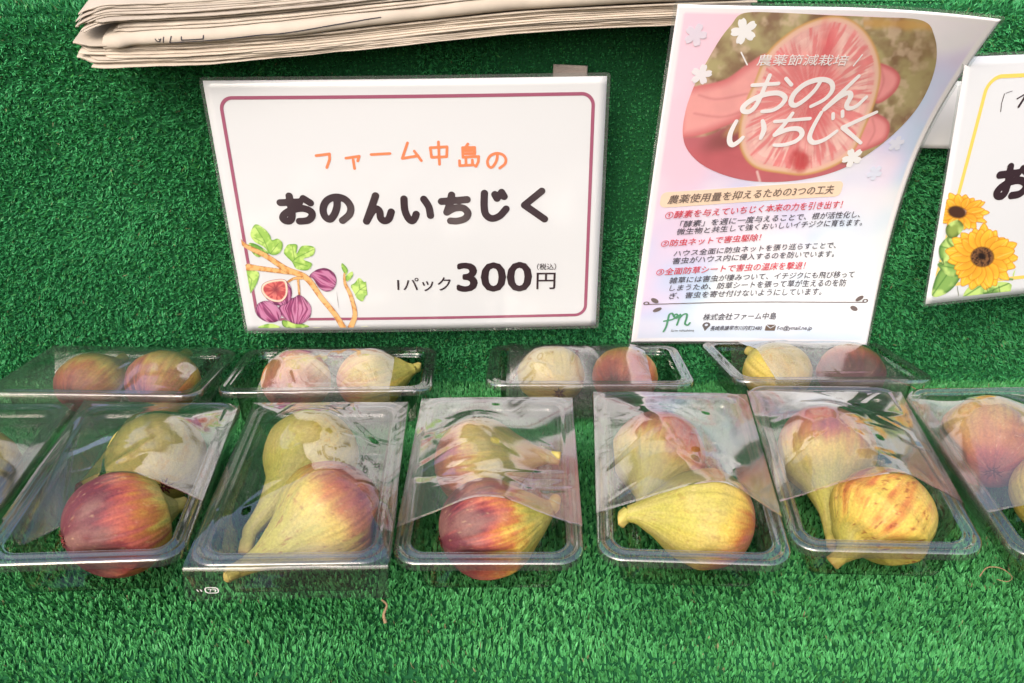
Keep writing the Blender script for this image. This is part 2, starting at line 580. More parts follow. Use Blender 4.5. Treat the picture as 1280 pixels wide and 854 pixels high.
# hand drawn letter skeletons, unit square, y down
G = {
 'o': [[(.05, .27), (.62, .24)], [(.34, .03), (.345, .4), (.34, .76), (.26, .93), (.12, .93), (.06, .82), (.16, .66), (.4, .52), (.7, .48), (.92, .6), (.92, .78), (.78, .92), (.54, .95)], [(.74, .12), (.93, .28)]],
 'no': [[(.54, .1), (.52, .4), (.42, .68), (.26, .88), (.11, .78), (.08, .5), (.22, .22), (.5, .09), (.78, .17), (.93, .42), (.88, .7), (.64, .93)]],
 'n': [[(.46, .03), (.3, .42), (.07, .96), (.28, .62), (.44, .5), (.55, .6), (.57, .84), (.68, .95), (.84, .88), (.95, .62)]],
 'i': [[(.1, .12), (.1, .5), (.18, .8), (.3, .93), (.4, .82), (.45, .68)], [(.72, .14), (.86, .42), (.9, .74)]],
 'chi': [[(.08, .25), (.92, .2)], [(.42, .03), (.36, .3), (.24, .64), (.5, .5), (.78, .5), (.93, .68), (.84, .87), (.58, .96), (.35, .95)]],
 'ji': [[(.22, .05), (.2, .5), (.25, .8), (.44, .95), (.7, .87), (.92, .62)], [(.56, .1), (.63, .24)], [(.78, .03), (.86, .18)]],
 'ku': [[(.76, .03), (.22, .48), (.86, .97)]],
 'fu': [[(.05, .22), (.85, .12), (.82, .45), (.6, .95)]],
 'a': [[(.1, .4), (.9, .3), (.78, .55)], [(.52, .5), (.55, .95)]],
 'bar': [[(.05, .52), (.9, .46)]],
 'mu': [[(.38, .05), (.1, .8), (.82, .68)], [(.66, .45), (.95, .92)]],
 'naka': [[(.1, .25), (.9, .22), (.86, .66), (.14, .68), (.1, .25)], [(.5, 0), (.5, 1)]],
 'shima': [[(.48, -.04), (.38, .1)], [(.24, .12), (.24, .56), (.95, .54), (.92, .8), (.82, 1.0), (.7, .92)], [(.24, .12), (.78, .12), (.78, .4), (.24, .4)], [(.24, .26), (.78, .26)], [(.08, .72), (.08, .95), (.66, .93)], [(.66, .7), (.66, .93)], [(.37, .62), (.37, .93)]],
}
SHARP = {'ku', 'fu', 'mu', 'naka', 'shima', 'a', 'bar'}
def strokes_for(key, x, y, w, h, shear=0.0, steps=7):
    out = []
    for st in G[key]:
        p = np.array(st, float)
        if key in ('n', 'chi'):
            k = 2 if key == 'n' else 2
            p = np.concatenate([catmull(p[:k + 1], steps), catmull(p[k:], steps)])
        elif key not in SHARP and len(p) > 2:
            p = catmull(p, steps)
        out.append(np.stack([x + (p[:, 0] - .5 - shear * (p[:, 1] - .5)) * w, y + (p[:, 1] - .5) * h], -1))
    return out

def letters(S, name, items, r, col, h, off=0.0003, shear=0.0, clip=None, vary=None):
    ss = [s for it in items for s in strokes_for(*it, shear=shear)]
    allp = np.concatenate(ss)
    b = [allp[:, 0].min() - r - 1, allp[:, 1].min() - r - 1, allp[:, 0].max() + r + 1, allp[:, 1].max() + r + 1]
    if clip:
        b[2] = min(b[2], clip)
    def f(U, V):
        d = np.full(U.shape, 1e9)
        for s in ss:
            lo, hi = s.min(0) - r * 2 - 1, s.max(0) + r * 2 + 1
            m = (U > lo[0]) & (U < hi[0]) & (V > lo[1]) & (V < hi[1])
            if m.any():
                rr = r if vary is None else r * vary(np.linspace(0, 1, len(s)))
                d[m] = np.minimum(d[m], sd_line(U[m], V[m], s, rr))
        return d
    return ink(S, name, b, h, f, col, off)

class Paint:
    """colours and coverage on arrays of drawing-board points"""
    def __init__(self, X, Y, base=(1, 1, 1)):
        self.X, self.Y = X, Y
        self.c = np.tile(np.array(base, float), (len(X), 1))
        self.a = np.full(len(X), 1e9)
    def put(self, d, col, soft=1.5, alpha=1.0, cover=True):
        m = (sstep(soft, -soft, d) * alpha)[:, None]
        self.c = self.c * (1 - m) + np.asarray(col) * m
        if cover:
            self.a = np.minimum(self.a, d)

def homog(Hm):
    Hm = np.array(Hm)
    inv = np.linalg.inv(Hm)
    def f(u, v):
        q = np.stack([u, v, np.ones_like(u)], -1) @ inv.T
        return q[..., 0] / q[..., 2], q[..., 1] / q[..., 2]
    return f

def painted(S, name, b, h, to_board, paint_fn, off, clip=None):
    def pf(u, v):
        X, Y = to_board(u, v)
        return paint_fn(X, Y)
    def sdf(U, V):
        p = pf(U.ravel(), V.ravel())
        d = p.a.reshape(U.shape)
        return d if clip is None else np.maximum(d, clip(U, V))
    return ink(S, name, b, h, sdf, lambda u, v: pf(u, v).c, off)

WHITE = lambda u, v, k=.665: np.stack([k * .935 + 0 * u, k * .96 + 0 * u, k + 0 * u], -1)

def laminate_ring(S, m):
    f = lambda U, V: np.maximum(sd_rrect(U, V, -m, -m, S.w + m, S.h + m, 2.5), -sd_rrect(U, V, .3, .3, S.w - .3, S.h - .3, .2))
    return ink(S, 'laminate_edge', (-m - 1, -m - 1, S.w + m + 1, S.h + m + 1), 2.0, f, (.8, .8, .8), -0.0003, M['laminate'])

DARK = lin(52, 38, 44)
# --- price card
card = Sheet('price_card', 'white laminated fig price card with plum border and fig branch drawing on turf panel', 'price card', 297, 210,
             (-.0776, .6804, .1391), (-4.14, 95.91, 5.11),
             lambda u, v: .0016 * np.sin(u / 297 * 3.1) * np.sin(v / 60.0) + .002 * np.sin(u / 297 * math.pi))
sheet_face(card, 'card_paper', 0, 0, 297, 210, 6, WHITE, M['print'])
laminate_ring(card, 2.6)
PLUM = lin(150, 84, 108)
ink(card, 'border_line', (6, 6, 296, 206), 1.0, lambda U, V: np.abs(sd_rrect(U, V, 10.5, 12.5, 287.5, 199.0, 9.0)) - 1.3, PLUM, .00025)
letters(card, 'maker_name', [('fu', 82.6, 60.2, 13, 13), ('a', 104.5, 60.2, 13, 15), ('bar', 126.5, 55.8, 17, 12), ('mu', 149.2, 54.5, 17, 16), ('naka', 170.6, 55.6, 16, 17.5), ('shima', 193.2, 58, 17, 17), ('no', 214.5, 62.2, 16.5, 14)], 1.05, lin(226, 128, 88), .45)
letters(card, 'fig_title', [('o', 56.2, 99.7, 27, 23), ('no', 88.0, 99.5, 25.5, 23.5), ('n', 120.4, 99.8, 23, 23), ('i', 151.5, 100.6, 25, 23), ('chi', 180.8, 100.3, 24, 23.5), ('ji', 211.3, 98.9, 24, 23.5), ('ku', 243.0, 99.4, 25, 25)], 2.9, DARK, .6)
text(card, 'pack_text', '1パック', [(131.1, 161.0), (175, 160.6), (174.6, 173.6), (130.6, 172.8)], DARK, bold=.012)
text(card, 'price_figure', '300', [(181.2, 148.6), (241.2, 149.0), (241.2, 174.6), (180.6, 173.6)], DARK, bold=.052)
text(card, 'yen_text', '円', [(246.2, 158.5), (261.6, 158.8), (261.4, 173.8), (246.0, 173.5)], DARK, bold=.014)
text(card, 'tax_text', '（税込）', [(246.3, 150.0), (262.0, 150.2), (262.0, 156.0), (246.2, 155.8)], DARK, bold=.008)

HC = [[0.5554983921307083, -0.10039633687492379, -130.45901756859962], [0.0062447998649069495, 0.5493035644556833, -57.01870040821842], [-1.6063772919691668e-05, -0.0004237942061334144, 1.0]]
hc = homog(HC)
def board_card(u, v):
    x, y = hc(u, v)
    return (x - 280) * 5.695, (y - 270) * 5.695

def leaf(p, pts, veins, base=(150, 190, 90), dark=(95, 145, 60), seed=0):
    poly = catmull(pts, 6, True)
    d = sd_poly(p.X, p.Y, poly)
    n = fbm(p.X * .03, p.Y * .03, 0, seed, 3)
    p.put(d, lin(*dark), 2)
    p.put(d + 7, lin(*base), 8, cover=False, alpha=.9)
    p.put(np.where(d < 0, .52 - n, 9), lin(196, 222, 130), .12, cover=False, alpha=.8)
    for vn in veins:
        p.put(np.maximum(sd_line(p.X, p.Y, vn, 2.2), d), lin(80, 125, 60), 2, cover=False, alpha=.85)

def fig_shape(p, pts, seed, ax, light=(200, 140, 175), mid=(165, 80, 125), dark=(95, 40, 78)):
    poly = catmull(pts, 8, True)
    d = sd_poly(p.X, p.Y, poly)
    p.put(d, lin(*dark), 2)
    p.put(d + 14, lin(*mid), 14, cover=False)
    cx, cy = np.mean(poly, 0)
    ca, sa = math.cos(ax), math.sin(ax)
    t = (p.X - cx) * ca + (p.Y - cy) * sa
    w = -(p.X - cx) * sa + (p.Y - cy) * ca
    st = noise(w * .14 / (1.25 - np.clip(np.abs(t) / 110, 0, .9)) ** .7, t * .012, 0, seed)
    p.put(np.where(d < -3, .56 - st, 9), lin(*light), .12, cover=False, alpha=.7)
    p.put(np.where(d < -3, st - .38, 9), lin(*dark), .1, cover=False, alpha=.6)

def paint_branch(X, Y):
    p = Paint(X, Y, (.78, .77, .75))
    leaf(p, [(125, 300), (150, 330), (150, 385), (132, 380)], [], seed=3)
    leaf(p, [(135, 390), (200, 385), (250, 400), (240, 470), (190, 550), (160, 540), (140, 470)], [[(140, 390), (200, 450), (185, 540)]], seed=4)
    leaf(p, [(180, 190), (240, 200), (320, 255), (300, 270), (240, 290), (190, 240)], [], dark=(70, 120, 50), base=(110, 160, 70), seed=6)
    leaf(p, [(225, 55), (290, 85), (330, 130), (345, 165), (385, 155), (420, 185), (415, 235), (380, 270), (330, 268), (290, 220), (220, 180), (190, 125)],
         [[(330, 268), (290, 170), (230, 80)], [(330, 268), (390, 190)], [(290, 190), (215, 150)]], seed=1)
    leaf(p, [(485, 192), (525, 200), (520, 260), (560, 205), (645, 212), (640, 270), (570, 300), (630, 330), (600, 378), (520, 370), (485, 320), (430, 260), (450, 205)],
         [[(490, 320), (520, 290), (640, 230)], [(505, 300), (490, 210)], [(500, 320), (600, 350)]], seed=2)
    leaf(p, [(245, 795), (290, 770), (350, 765), (400, 792)], [], seed=8)
    leaf(p, [(415, 740), (470, 745), (590, 770), (595, 790), (440, 792)], [], dark=(60, 95, 45), seed=9)
    leaf(p, [(845, 325), (885, 370), (870, 410), (840, 360)], [], seed=10)
    leaf(p, [(915, 385), (920, 420), (880, 458), (870, 420)], [], seed=11)
    leaf(p, [(965, 430), (1005, 460), (1030, 430), (1085, 440), (1080, 490), (1050, 500), (1110, 520), (1090, 560), (1020, 555), (990, 600), (950, 580), (930, 540), (905, 490), (935, 465)],
         [[(925, 570), (970, 515), (1080, 450)], [(970, 515), (1100, 530)], [(970, 515), (960, 440)]], seed=12)
    wood, wd = lin(206, 148, 88), lin(150, 95, 55)
    def branch(pts, r):
        c = catmull(pts, 8)
        rr = np.interp(np.linspace(0, 1, len(c)), np.linspace(0, 1, len(r)), r)
        d = sd_line(X, Y, c, rr)
        p.put(d, wd, 2)
        p.put(d + 6, wood, 6, cover=False)
        n = fbm(X * .05, Y * .05, 0, 77, 3)
        p.put(np.where(d < -2, .45 - n, 9), lin(232, 190, 130), .1, cover=False, alpha=.6)
    branch([(175, 362), (240, 368), (380, 385), (480, 395)], [26, 19, 18, 18])
    branch([(92, 135), (150, 205), (300, 280), (450, 375), (590, 435), (700, 580), (790, 690), (850, 785)], [6, 16, 19, 22, 22, 20, 20, 22])
    branch([(905, 785), (935, 690), (905, 560), (865, 470), (860, 400)], [22, 18, 15, 12, 7])
    branch([(560, 435), (500, 440), (450, 470)], [12, 10, 8])
    branch([(530, 450), (535, 500), (540, 570)], [10, 9, 8])
    fig_shape(p, [(610, 420), (660, 375), (730, 362), (790, 400), (805, 460), (780, 515), (730, 532), (680, 505), (640, 445)], 21, .5)
    fig_shape(p, [(540, 555), (590, 590), (625, 650), (610, 725), (550, 765), (480, 755), (410, 705), (390, 650), (450, 590), (500, 575)], 22, 1.6)
    fig_shape(p, [(300, 600), (370, 625), (410, 690), (395, 740), (330, 757), (260, 730), (225, 680), (240, 625)], 23, .9)
    fig_shape(p, [(440, 455), (480, 500), (485, 570), (450, 620), (390, 635), (330, 610), (300, 560), (400, 480)], 24, 1.2)
    cut = catmull([(435, 447), (458, 500), (452, 565), (410, 608), (345, 605), (290, 570), (265, 520), (285, 475), (350, 450)], 8, True)
    d = sd_poly(X, Y, cut)
    p.put(d, lin(110, 55, 70), 2)
    p.put(d + 4, lin(240, 210, 190), 2, cover=False)
    p.put(d + 16, lin(205, 110, 105), 6, cover=False)
    an = np.arctan2(Y - 520, X - 370)
    rr = np.hypot(X - 370, Y - 520)
    st = noise(an * 7, rr * .03, 0, 31)
    p.put(np.where(d < -18, .5 - st, 9), lin(165, 60, 70), .15, cover=False, alpha=.8)
    p.put(rr - 25, lin(120, 45, 60), 22, cover=False, alpha=.8)
    p.put(sd_line(X, Y, [(800, 505), (825, 680)], 1.5), lin(90, 80, 80), 1.5)
    for a, b in ((640, 790), (980, 780)):
        p.put(sd_ell(X, Y, a + 25, b, 28, 5), lin(150, 160, 120), 2, alpha=.6)
    return p
painted(card, 'fig_branch_drawing', (8, 112, 105, 207), .45, board_card, paint_branch, .0004)

# --- poster
def bend_poster(u, v):
    a, b = u / 210, v / 297
    return (-(.006 + .022 * a) * np.sin(math.pi * np.clip(b, 0, 1)) + .020 * np.clip((a - .45) / .55, 0, 1.1) ** 2 * np.clip((.45 - b) / .45, 0, 1.1) ** 1.6
            + .0012 * np.sin(a * 5 + b * 3))
poster = Sheet('fig_poster', 'pink and blue laminated poster with an oval photo of a cut fig', 'poster', 210, 297,
               (.2133, .6724, .1525), (3.59, 106.39, -3.11), bend_poster,
               lambda u, v: (u + 7 * np.sin(math.pi * np.clip(v / 297, 0, 1)) * np.sin(math.pi * np.clip(u / 210, 0, 1)), v + 8 * np.sin(math.pi * np.clip(v / 297, 0, 1))))
def poster_col(u, v):
    pink, lil, blue, wht = lin(242, 206, 224), lin(226, 210, 236), lin(184, 214, 250), lin(240, 240, 248)
    n = fbm(u * .016, v * .016, 0, 91, 3) - .5
    t = np.clip((v / 297 - .04 + (u / 210 - .5) * .75 + n * .7) * 1.15, 0, 1)[:, None]
    c = pink * (1 - sstep(0, .45, t)) + lil * (sstep(0, .45, t) - sstep(.4, .85, t)) + blue * sstep(.4, .85, t)
    wb = sstep(.5, .72, fbm(u * .011 + 7, v * .013, 0, 95, 3) + .12 * (v / 297))[:, None]
    c = c * (1 - .75 * wb) + wht * .75 * wb
    m = sstep(5.5, 4.5, np.minimum(np.minimum(u, 210 - u), np.minimum(v, 297 - v)))[:, None]
    bot = sstep(262, 275, v)[:, None] * .45
    c = c * (1 - bot) + lin(232, 232, 244) * bot
    return np.clip((c * (1 - m) + lin(236, 234, 240) * m) * 1.04, 0, .92)
sheet_face(poster, 'poster_paper', 0, 0, 210, 297, 2.0, poster_col, M['print'])
laminate_ring(poster, 2.4)
HP = [[0.5320186365437025, 0.07348229386254702, -451.0791632412892], [-0.00827770739233126, 0.5244830908362187, 5.060734629861482], [-4.674448815412556e-06, -0.0005801781811429766, 1.0]]
hp = homog(HP)
def board_poster(u, v):
    x, y = hp(u, v)
    return (x - 840) * 3.556, y * 3.556
OVAL = catmull([(320, 47), (500, 47), (700, 58), (900, 64), (1100, 70), (1160, 140), (1184, 260), (1165, 400), (1110, 520), (1010, 630), (890, 715), (760, 775), (600, 808), (430, 812), (280, 785), (150, 725), (75, 650), (50, 570), (62, 470), (95, 370), (140, 280), (205, 170), (260, 100)], 8, True)
def paint_photo(X, Y):
    p = Paint(X, Y)
    n1 = fbm(X * .011, Y * .011, 0, 61, 4)
    n2 = fbm(X * .022, Y * .022, 0, 67, 3)
    k = sstep(.3, .72, n1)[:, None]
    base = lin(76, 96, 60) * (1 - k) + lin(156, 174, 118) * k
    g = sstep(.5, .75, n2)[:, None]
    p.c = base * (1 - g * .6) + lin(216, 208, 180) * g * .6
    gl = (sstep(700, 300, Y) * sstep(950, 1180, X))[:, None]
    p.c = p.c * (1 - .5 * gl) + lin(120, 140, 84) * .5 * gl
    p.put(np.where(X > 850, np.abs(Y - 92) - 22 + 30 * (n2 - .5), 99), lin(200, 170, 80), 18, alpha=.7)
    pink, pd = lin(238, 164, 164), lin(182, 104, 114)
    # fingers to the right of the fruit
    for f in ([(900, 285), (985, 292), (1032, 345), (1005, 420), (920, 460)], [(880, 520), (950, 520), (1002, 565), (990, 640), (900, 685), (820, 690)]):
        d = sd_poly(X, Y, catmull(f, 8, True))
        p.put(d, lin(190, 95, 100), 5)
        p.put(d + 16, pink, 16)
    # thumb and palm
    d = sd_poly(X, Y, catmull([(40, 380), (95, 362), (230, 335), (330, 270), (420, 225), (430, 320), (400, 430), (300, 510), (200, 555), (80, 585), (30, 560)], 8, True))
    p.put(d, lin(206, 118, 120), 6)
    p.put(d + 22, lin(240, 176, 172), 24)
    d2 = sd_poly(X, Y, catmull([(20, 600), (150, 580), (300, 540), (430, 620), (760, 740), (800, 760), (600, 830), (300, 830), (80, 760)], 8, True))
    p.put(d2, pd, 10)
    p.put(d2 + 55, lin(186, 96, 104), 45, alpha=.8)
    p.put(sd_ell(X, Y, 235, 600, 95, 45, -.35), lin(92, 62, 58), 30, alpha=.85)
    p.put(sd_line(X, Y, [(370, 760), (385, 815)], 5), lin(240, 225, 220), 4, alpha=.8)
    p.put(sd_ell(X, Y, 270, 560, 45, 18, -.5), lin(170, 150, 100), 12, alpha=.9)
    for cr in ([(120, 400), (200, 420), (330, 400)], [(100, 480), (220, 500), (330, 470)], [(180, 660), (330, 700), (520, 790)], [(250, 620), (420, 690), (640, 790)], [(940, 300), (955, 360), (935, 430)], [(915, 540), (930, 600), (900, 660)]):
        p.put(sd_line(X, Y, catmull(cr, 6), 3), lin(176, 92, 98), 9, alpha=.55)
    p.c = p.c * (.96 + .16 * fbm(X * .02, Y * .02, 0, 83, 4))[:, None]
    # the cut fig
    fig = catmull([(720, 60), (800, 80), (870, 140), (920, 230), (940, 330), (925, 450), (885, 570), (830, 690), (740, 755), (600, 790), (480, 775), (360, 740), (300, 660), (292, 550), (320, 440), (360, 350), (420, 220), (520, 130), (620, 80)], 10, True)
    d = sd_poly(X, Y, fig)
    p.put(d, lin(206, 172, 92), 5)
    p.put(d + 9, lin(238, 214, 182), 8)
    p.put(d + 24, lin(242, 200, 194), 18)
    cx, cy = 610 + (Y - 420) * -.05, 430
    an = np.arctan2(Y - cy, X - cx)
    rr = np.hypot((X - cx) / 1.0, (Y - cy) / 1.15)
    dep = np.clip(-d / 210, 0, 1)
    st = noise(an * 20, rr * .010, 0, 71) * .6 + noise(an * 44, rr * .02, 0, 73) * .4
    ring = sstep(.10, .40, dep)
    p.put(np.where(d < -28, .62 - st - .16 * ring, 9), lin(232, 116, 122), .14, alpha=.75)
    p.put(np.where(d < -40, st - .40, 9), lin(252, 206, 198), .07, alpha=.75)
    p.put(np.where(d < -60, rr - 160 + 130 * (st - .5), 9), lin(228, 122, 126), 60, alpha=.6)
    p.put(sd_ell(X, Y, 640, 470, 60, 150, .15), lin(212, 96, 104), 60, alpha=.5)
    p.put(sd_ell(X, Y, 690, 190, 35, 75, .1) + 40 * (st - .5), lin(222, 90, 100), 30, alpha=.7)
    p.put(sd_ell(X, Y, 570, 720, 50, 55, .1) + 40 * (n2 - .5), lin(198, 78, 82), 22, alpha=.9)
    m = (np.maximum(d + 30, -1e3) < 0)
    p.c = p.c * (1 + (m * (n2 - .5) * .25))[:, None]
    p.a = sd_poly(X, Y, OVAL)
    return p
painted(poster, 'fig_photo', (8, 2, 196, 138), .7, board_poster, paint_photo, .0003)
def flower_sdf(cx, cy, r, ph):
    def f(U, V):
        an, rr = np.arctan2(V - cy, U - cx) + ph, np.hypot(U - cx, V - cy)
        w = np.abs(np.cos(an * 2.5))
        return rr - r * (.40 + .62 * w ** .8 - .10 * sstep(.93, 1, w))
    return f
FADE = {0: (226, 216, 232), 2: (236, 232, 238), 4: (222, 226, 244), 5: (220, 226, 246)}
for i, (fx, fy, r) in enumerate([(14.8, 19.0, 8), (47.1, 16.2, 9.2), (22.9, 46.1, 7.6), (152.8, 116.7, 9), (186.9, 104.9, 7), (177.0, 130.8, 7)]):
    ink(poster, 'flower_motif', (fx - r * 1.2, fy - r * 1.2, fx + r * 1.2, fy + r * 1.2), .5, flower_sdf(fx, fy, r, i * .7), lin(*FADE.get(i, (242, 242, 244))), .0005)
W8 = lin(246, 242, 244)
text(poster, 'subtitle_text', '農薬節減栽培', [(58.2, 31.8), (124.2, 32.3), (125.6, 40.4), (59.8, 39.8)], W8, bold=.008, shear=.22, off=.0007)
ink(poster, 'slash_mark', (45, 28, 56, 42), .4, lambda U, V: sd_line(U, V, [(47.6, 30.4), (53.4, 39.2)], .5), W8, .0007)
ink(poster, 'slash_mark', (127, 30, 135, 42), .4, lambda U, V: sd_line(U, V, [(133.4, 32.2), (129.6, 40.5)], .5), W8, .0007)
vary = lambda t: .8 + .35 * np.sin(t * 3.14)
letters(poster, 'fig_title', [('o', 72.5, 61, 32, 30), ('no', 105, 61, 32, 25), ('n', 134, 61.4, 31, 28), ('i', 63, 90.6, 31, 24), ('chi', 93, 90, 31, 28), ('ji', 121, 89.4, 29, 28), ('ku', 146.5, 90.5, 36, 28)], 1.75, W8, .5, off=.0007, shear=.22, vary=vary)
ink(poster, 'banner_strip', (4, 134, 158, 157), .7, lambda U, V: sd_rrect(U, V + (U - 80) * .0145, 7.8, 138.4, 151.8, 152.4, 4.5), lin(246, 220, 196), .0003)
RED, GREY, BRN = lin(214, 76, 92), lin(84, 80, 92), lin(120, 104, 98)
def line(nm, s, q, c, b=.004):
    text(poster, nm, s, q, c, bold=b, shear=.2, off=.0006)
line('banner_text', '農薬使用量を抑えるための3つの工夫', [(13.0, 142.2), (144, 140.4), (145, 148.5), (13.2, 150.0)], BRN, .014)
line('tip_heading', '①酵素を与えていちじく本来の力を引き出す！', [(12.9, 157.0), (156, 155.0), (157, 162.2), (13.2, 163.9)], RED, .012)
line('tip_text', '「酵素」を週に一度与えることで、根が活性化し、', [(24.7, 166.6), (174.5, 165.2), (175.4, 171.4), (25.4, 173.0)], GREY)
line('tip_text', '微生物と共生して強くおいしいイチジクに育ちます。', [(23.3, 173.9), (178.5, 172.6), (179.5, 179.0), (24.0, 180.0)], GREY)
line('tip_heading', '②防虫ネットで害虫駆除！', [(12.8, 184.4), (92.0, 183.3), (92.8, 190.3), (13.4, 191.2)], RED, .012)
line('tip_text', 'ハウス全面に防虫ネットを張り巡らすことで、', [(23.5, 195.4), (159.5, 193.8), (160.8, 200.0), (24.2, 201.6)], GREY)
line('tip_text', '害虫がハウス内に侵入するのを防いでいます。', [(23.9, 202.9), (160, 201.9), (161.2, 208.3), (24.6, 209.5)], GREY)
line('tip_heading', '③全面防草シートで害虫の温床を撃退！', [(12.6, 213.4), (137.0, 212.1), (138.0, 219.9), (13.1, 220.7)], RED, .012)
line('tip_text', '雑草には害虫が棲みついて、イチジクにも飛び移って', [(23.8, 223.3), (184.0, 222.2), (185.4, 228.8), (24.5, 230.1)], GREY)
line('tip_text', 'しまうため、防草シートを張って草が生えるのを防', [(25.3, 231.6), (178.1, 230.0), (179.6, 237.1), (25.8, 238.2)], GREY)
line('tip_text', 'ぎ、害虫を寄せ付けないようにしています。', [(26.1, 240.1), (157.0, 238.5), (158.4, 245.8), (26.8, 246.9)], GREY)
def orn(U, V):
    d = sd_line(U, V, [(8, 252.2), (200, 253.2)], .45)
    d = np.minimum(d, np.abs(sd_ell(U, V, 8.4, 250.9, 2.0, 1.5)) - .45)
    d = np.minimum(d, np.abs(sd_ell(U, V, 200.2, 251.8, 2.0, 1.5)) - .45)
    for (x, y, a) in ((15.1, 248.2, .7), (18.4, 258.6, -.5), (194.4, 249.4, -.6), (191.3, 259.2, .5)):
        d = np.minimum(d, sd_ell(U, V, x, y, 3.9, 2.1, a))
    return d
ink(poster, 'leaf_rule', (3, 243, 206, 264), .5, orn, lin(112, 100, 100), .0005)
GRN = lin(86, 150, 116)
def logo(U, V):
    d = 1e9
    for s in ([(33.5, 266.5), (31.6, 263.2), (29.4, 264.6), (29.0, 270), (28.6, 278), (27.0, 284)], [(25.8, 271.8), (29, 271.2), (33, 270.0), (36.6, 266.4), (35.4, 264.2), (33.6, 266.2), (36.0, 268.8), (38.6, 265.2)],
              [(38.8, 264.6), (38.4, 270), (37.6, 276.6)], [(38.2, 270), (41, 265.2), (44.2, 264.4), (44.8, 269), (44.4, 275), (47, 277.0), (48.6, 274.4)]):
        d = np.minimum(d, sd_line(U, V, catmull(s, 6), .85))
    return d
ink(poster, 'farm_logo', (23, 259, 52, 287), .4, logo, GRN, .0005)
text(poster, 'logo_text', 'farm nakashima', [(33.5, 281.6), (53.7, 281.4), (53.7, 284.2), (33.5, 284.2)], lin(96, 96, 100), off=.0006)
line('company_text', '株式会社ファーム中島', [(58.6, 264.4), (122.2, 263.5), (123.4, 270.8), (59.2, 271.6)], GREY)
def pin(U, V):
    d = np.minimum(sd_ell(U, V, 63.4, 277.2, 3.4, 3.2), sd_poly(U, V, [(60.4, 278.4), (66.4, 278.4), (63.2, 283.8)]))
    return np.maximum(d, -sd_ell(U, V, 63.4, 277.0, 1.5, 1.4))
ink(poster, 'map_pin', (59, 273, 68, 285), .35, pin, lin(98, 92, 94), .0005)
line('address_text', '長崎県諫早市川内町2480', [(67.4, 278.0), (112.6, 277.4), (113.2, 282.6), (67.8, 283.2)], GREY, .006)
ink(poster, 'envelope_mark', (114, 275, 126, 285), .35, lambda U, V: np.maximum(sd_rrect(U, V, 115.9, 276.5, 124.9, 282.9, .6), .35 - np.abs(sd_line(U, V, [(116.4, 277), (120.4, 280.2), (124.4, 277)], .0))), lin(110, 96, 88), .0005)
line('mail_text', 'f-n@ymail.ne.jp', [(126.2, 277.4), (157.1, 276.9), (157.6, 282.4), (126.6, 283.0)], GREY, .004)

# --- sunflower card
F2 = .97
card2 = Sheet('sunflower_card', 'white laminated card with yellow border and sunflower drawing beside the poster', 'price card', 259.3, 183.3,
              (.4458, .6700, .1711), (25.27, 87.44, -11.97), lambda u, v: .0015 * np.sin(u / 80) * np.sin(v / 50))
def card2_col(u, v):
    return WHITE(u, v, .665)
sheet_face(card2, 'card_paper', 0, 0, 259.3, 183.3, 6, card2_col, M['print'])
laminate_ring(card2, 2.2)
GOLD = lin(232, 196, 96)
def frame2(U, V):
    sk = U + (V - 14.7) * .107
    return np.abs(sd_rrect(sk, V, 21.4, 14.2, 244, 169, 11)) - 1.4
ink(card2, 'border_line', (3, 10, 250, 174), 1.0, frame2, GOLD, .00025)
letters(card2, 'fig_title', [('o', 57.6, 91, 28, 24)], 2.9, DARK, .6)
def tick(U, V):
    d = sd_line(U, V, [(36.6, 26.5), (35.6, 33), (36.0, 39)], .32)
    d = np.minimum(d, sd_line(U, V, catmull([(56.5, 23), (54.5, 29), (50, 37)], 6), [.4] + [.9] * 11 + [.3]))
    d = np.minimum(d, sd_line(U, V, [(48, 30.5), (53, 28), (57, 26)], .5))
    return np.minimum(d, sd_line(U, V, [(37.5, 26.2), (43, 24.8)], .2))
ink(card2, 'brush_mark', (33, 20, 60, 42), .35, tick, DARK, .0003)
HS = np.array([[0.5153293855015997, 0.08430168699905208, -628.4063057137314], [0.01764284722133544, 0.4257256380651015, -51.617129195027886], [-0.00017543445005536722, -0.000276432935880309, 1.0]])
HS = np.diag([F2, F2, 1]) @ HS
hs = homog(HS)
def board_sun(u, v):
    x, y = hs(u, v)
    return (x - 1150) * 2.585, (y - 60) * 2.585
def petals(p, cx, cy, r0, r1, n, seed, sq=1.0, col=(240, 186, 62), dk=(190, 122, 36)):
    rr = random.Random(seed)
    for layer in (0, 1):
        for k in range(n):
            a = (k + layer * .5 + rr.uniform(-.15, .15)) / n * 2 * math.pi
            L = r1 * rr.uniform(.82, 1.05) * (1 if layer == 0 else .88)
            wd = r1 * rr.uniform(.15, .2)
            ca, sa = math.cos(a), math.sin(a)
            pt = lambda t, w: (cx + ca * t - sa * w, cy + (sa * t + ca * w) * sq)
            poly = catmull([pt(r0 * .6, 0), pt(L * .5, wd), pt(L * .8, wd * .8), pt(L, 0), pt(L * .8, -wd * .8), pt(L * .5, -wd)], 5, True)
            d = sd_poly(p.X, p.Y, poly)
            p.put(d, lin(*dk), 1.0)
            f = rr.uniform(.88, 1.06)
            p.put(d + 2.2, np.clip(lin(*col) * f, 0, .9), 2, cover=False)
            p.put(np.maximum(np.hypot(p.X - cx, (p.Y - cy) / sq) - r1 * .62, d + 1), lin(206, 116, 34), r1 * .2, cover=False, alpha=.4)
            p.put(np.maximum(sd_line(p.X, p.Y, [pt(L * .45, wd * .5), pt(L * .92, wd * .1)], 1.0), d), lin(250, 212, 120), 1.4, cover=False, alpha=.6)
            p.put(np.maximum(sd_line(p.X, p.Y, [pt(r0, 0), pt(L * .85, wd * .1)], .5), d), lin(*dk), 1.0, cover=False, alpha=.6)
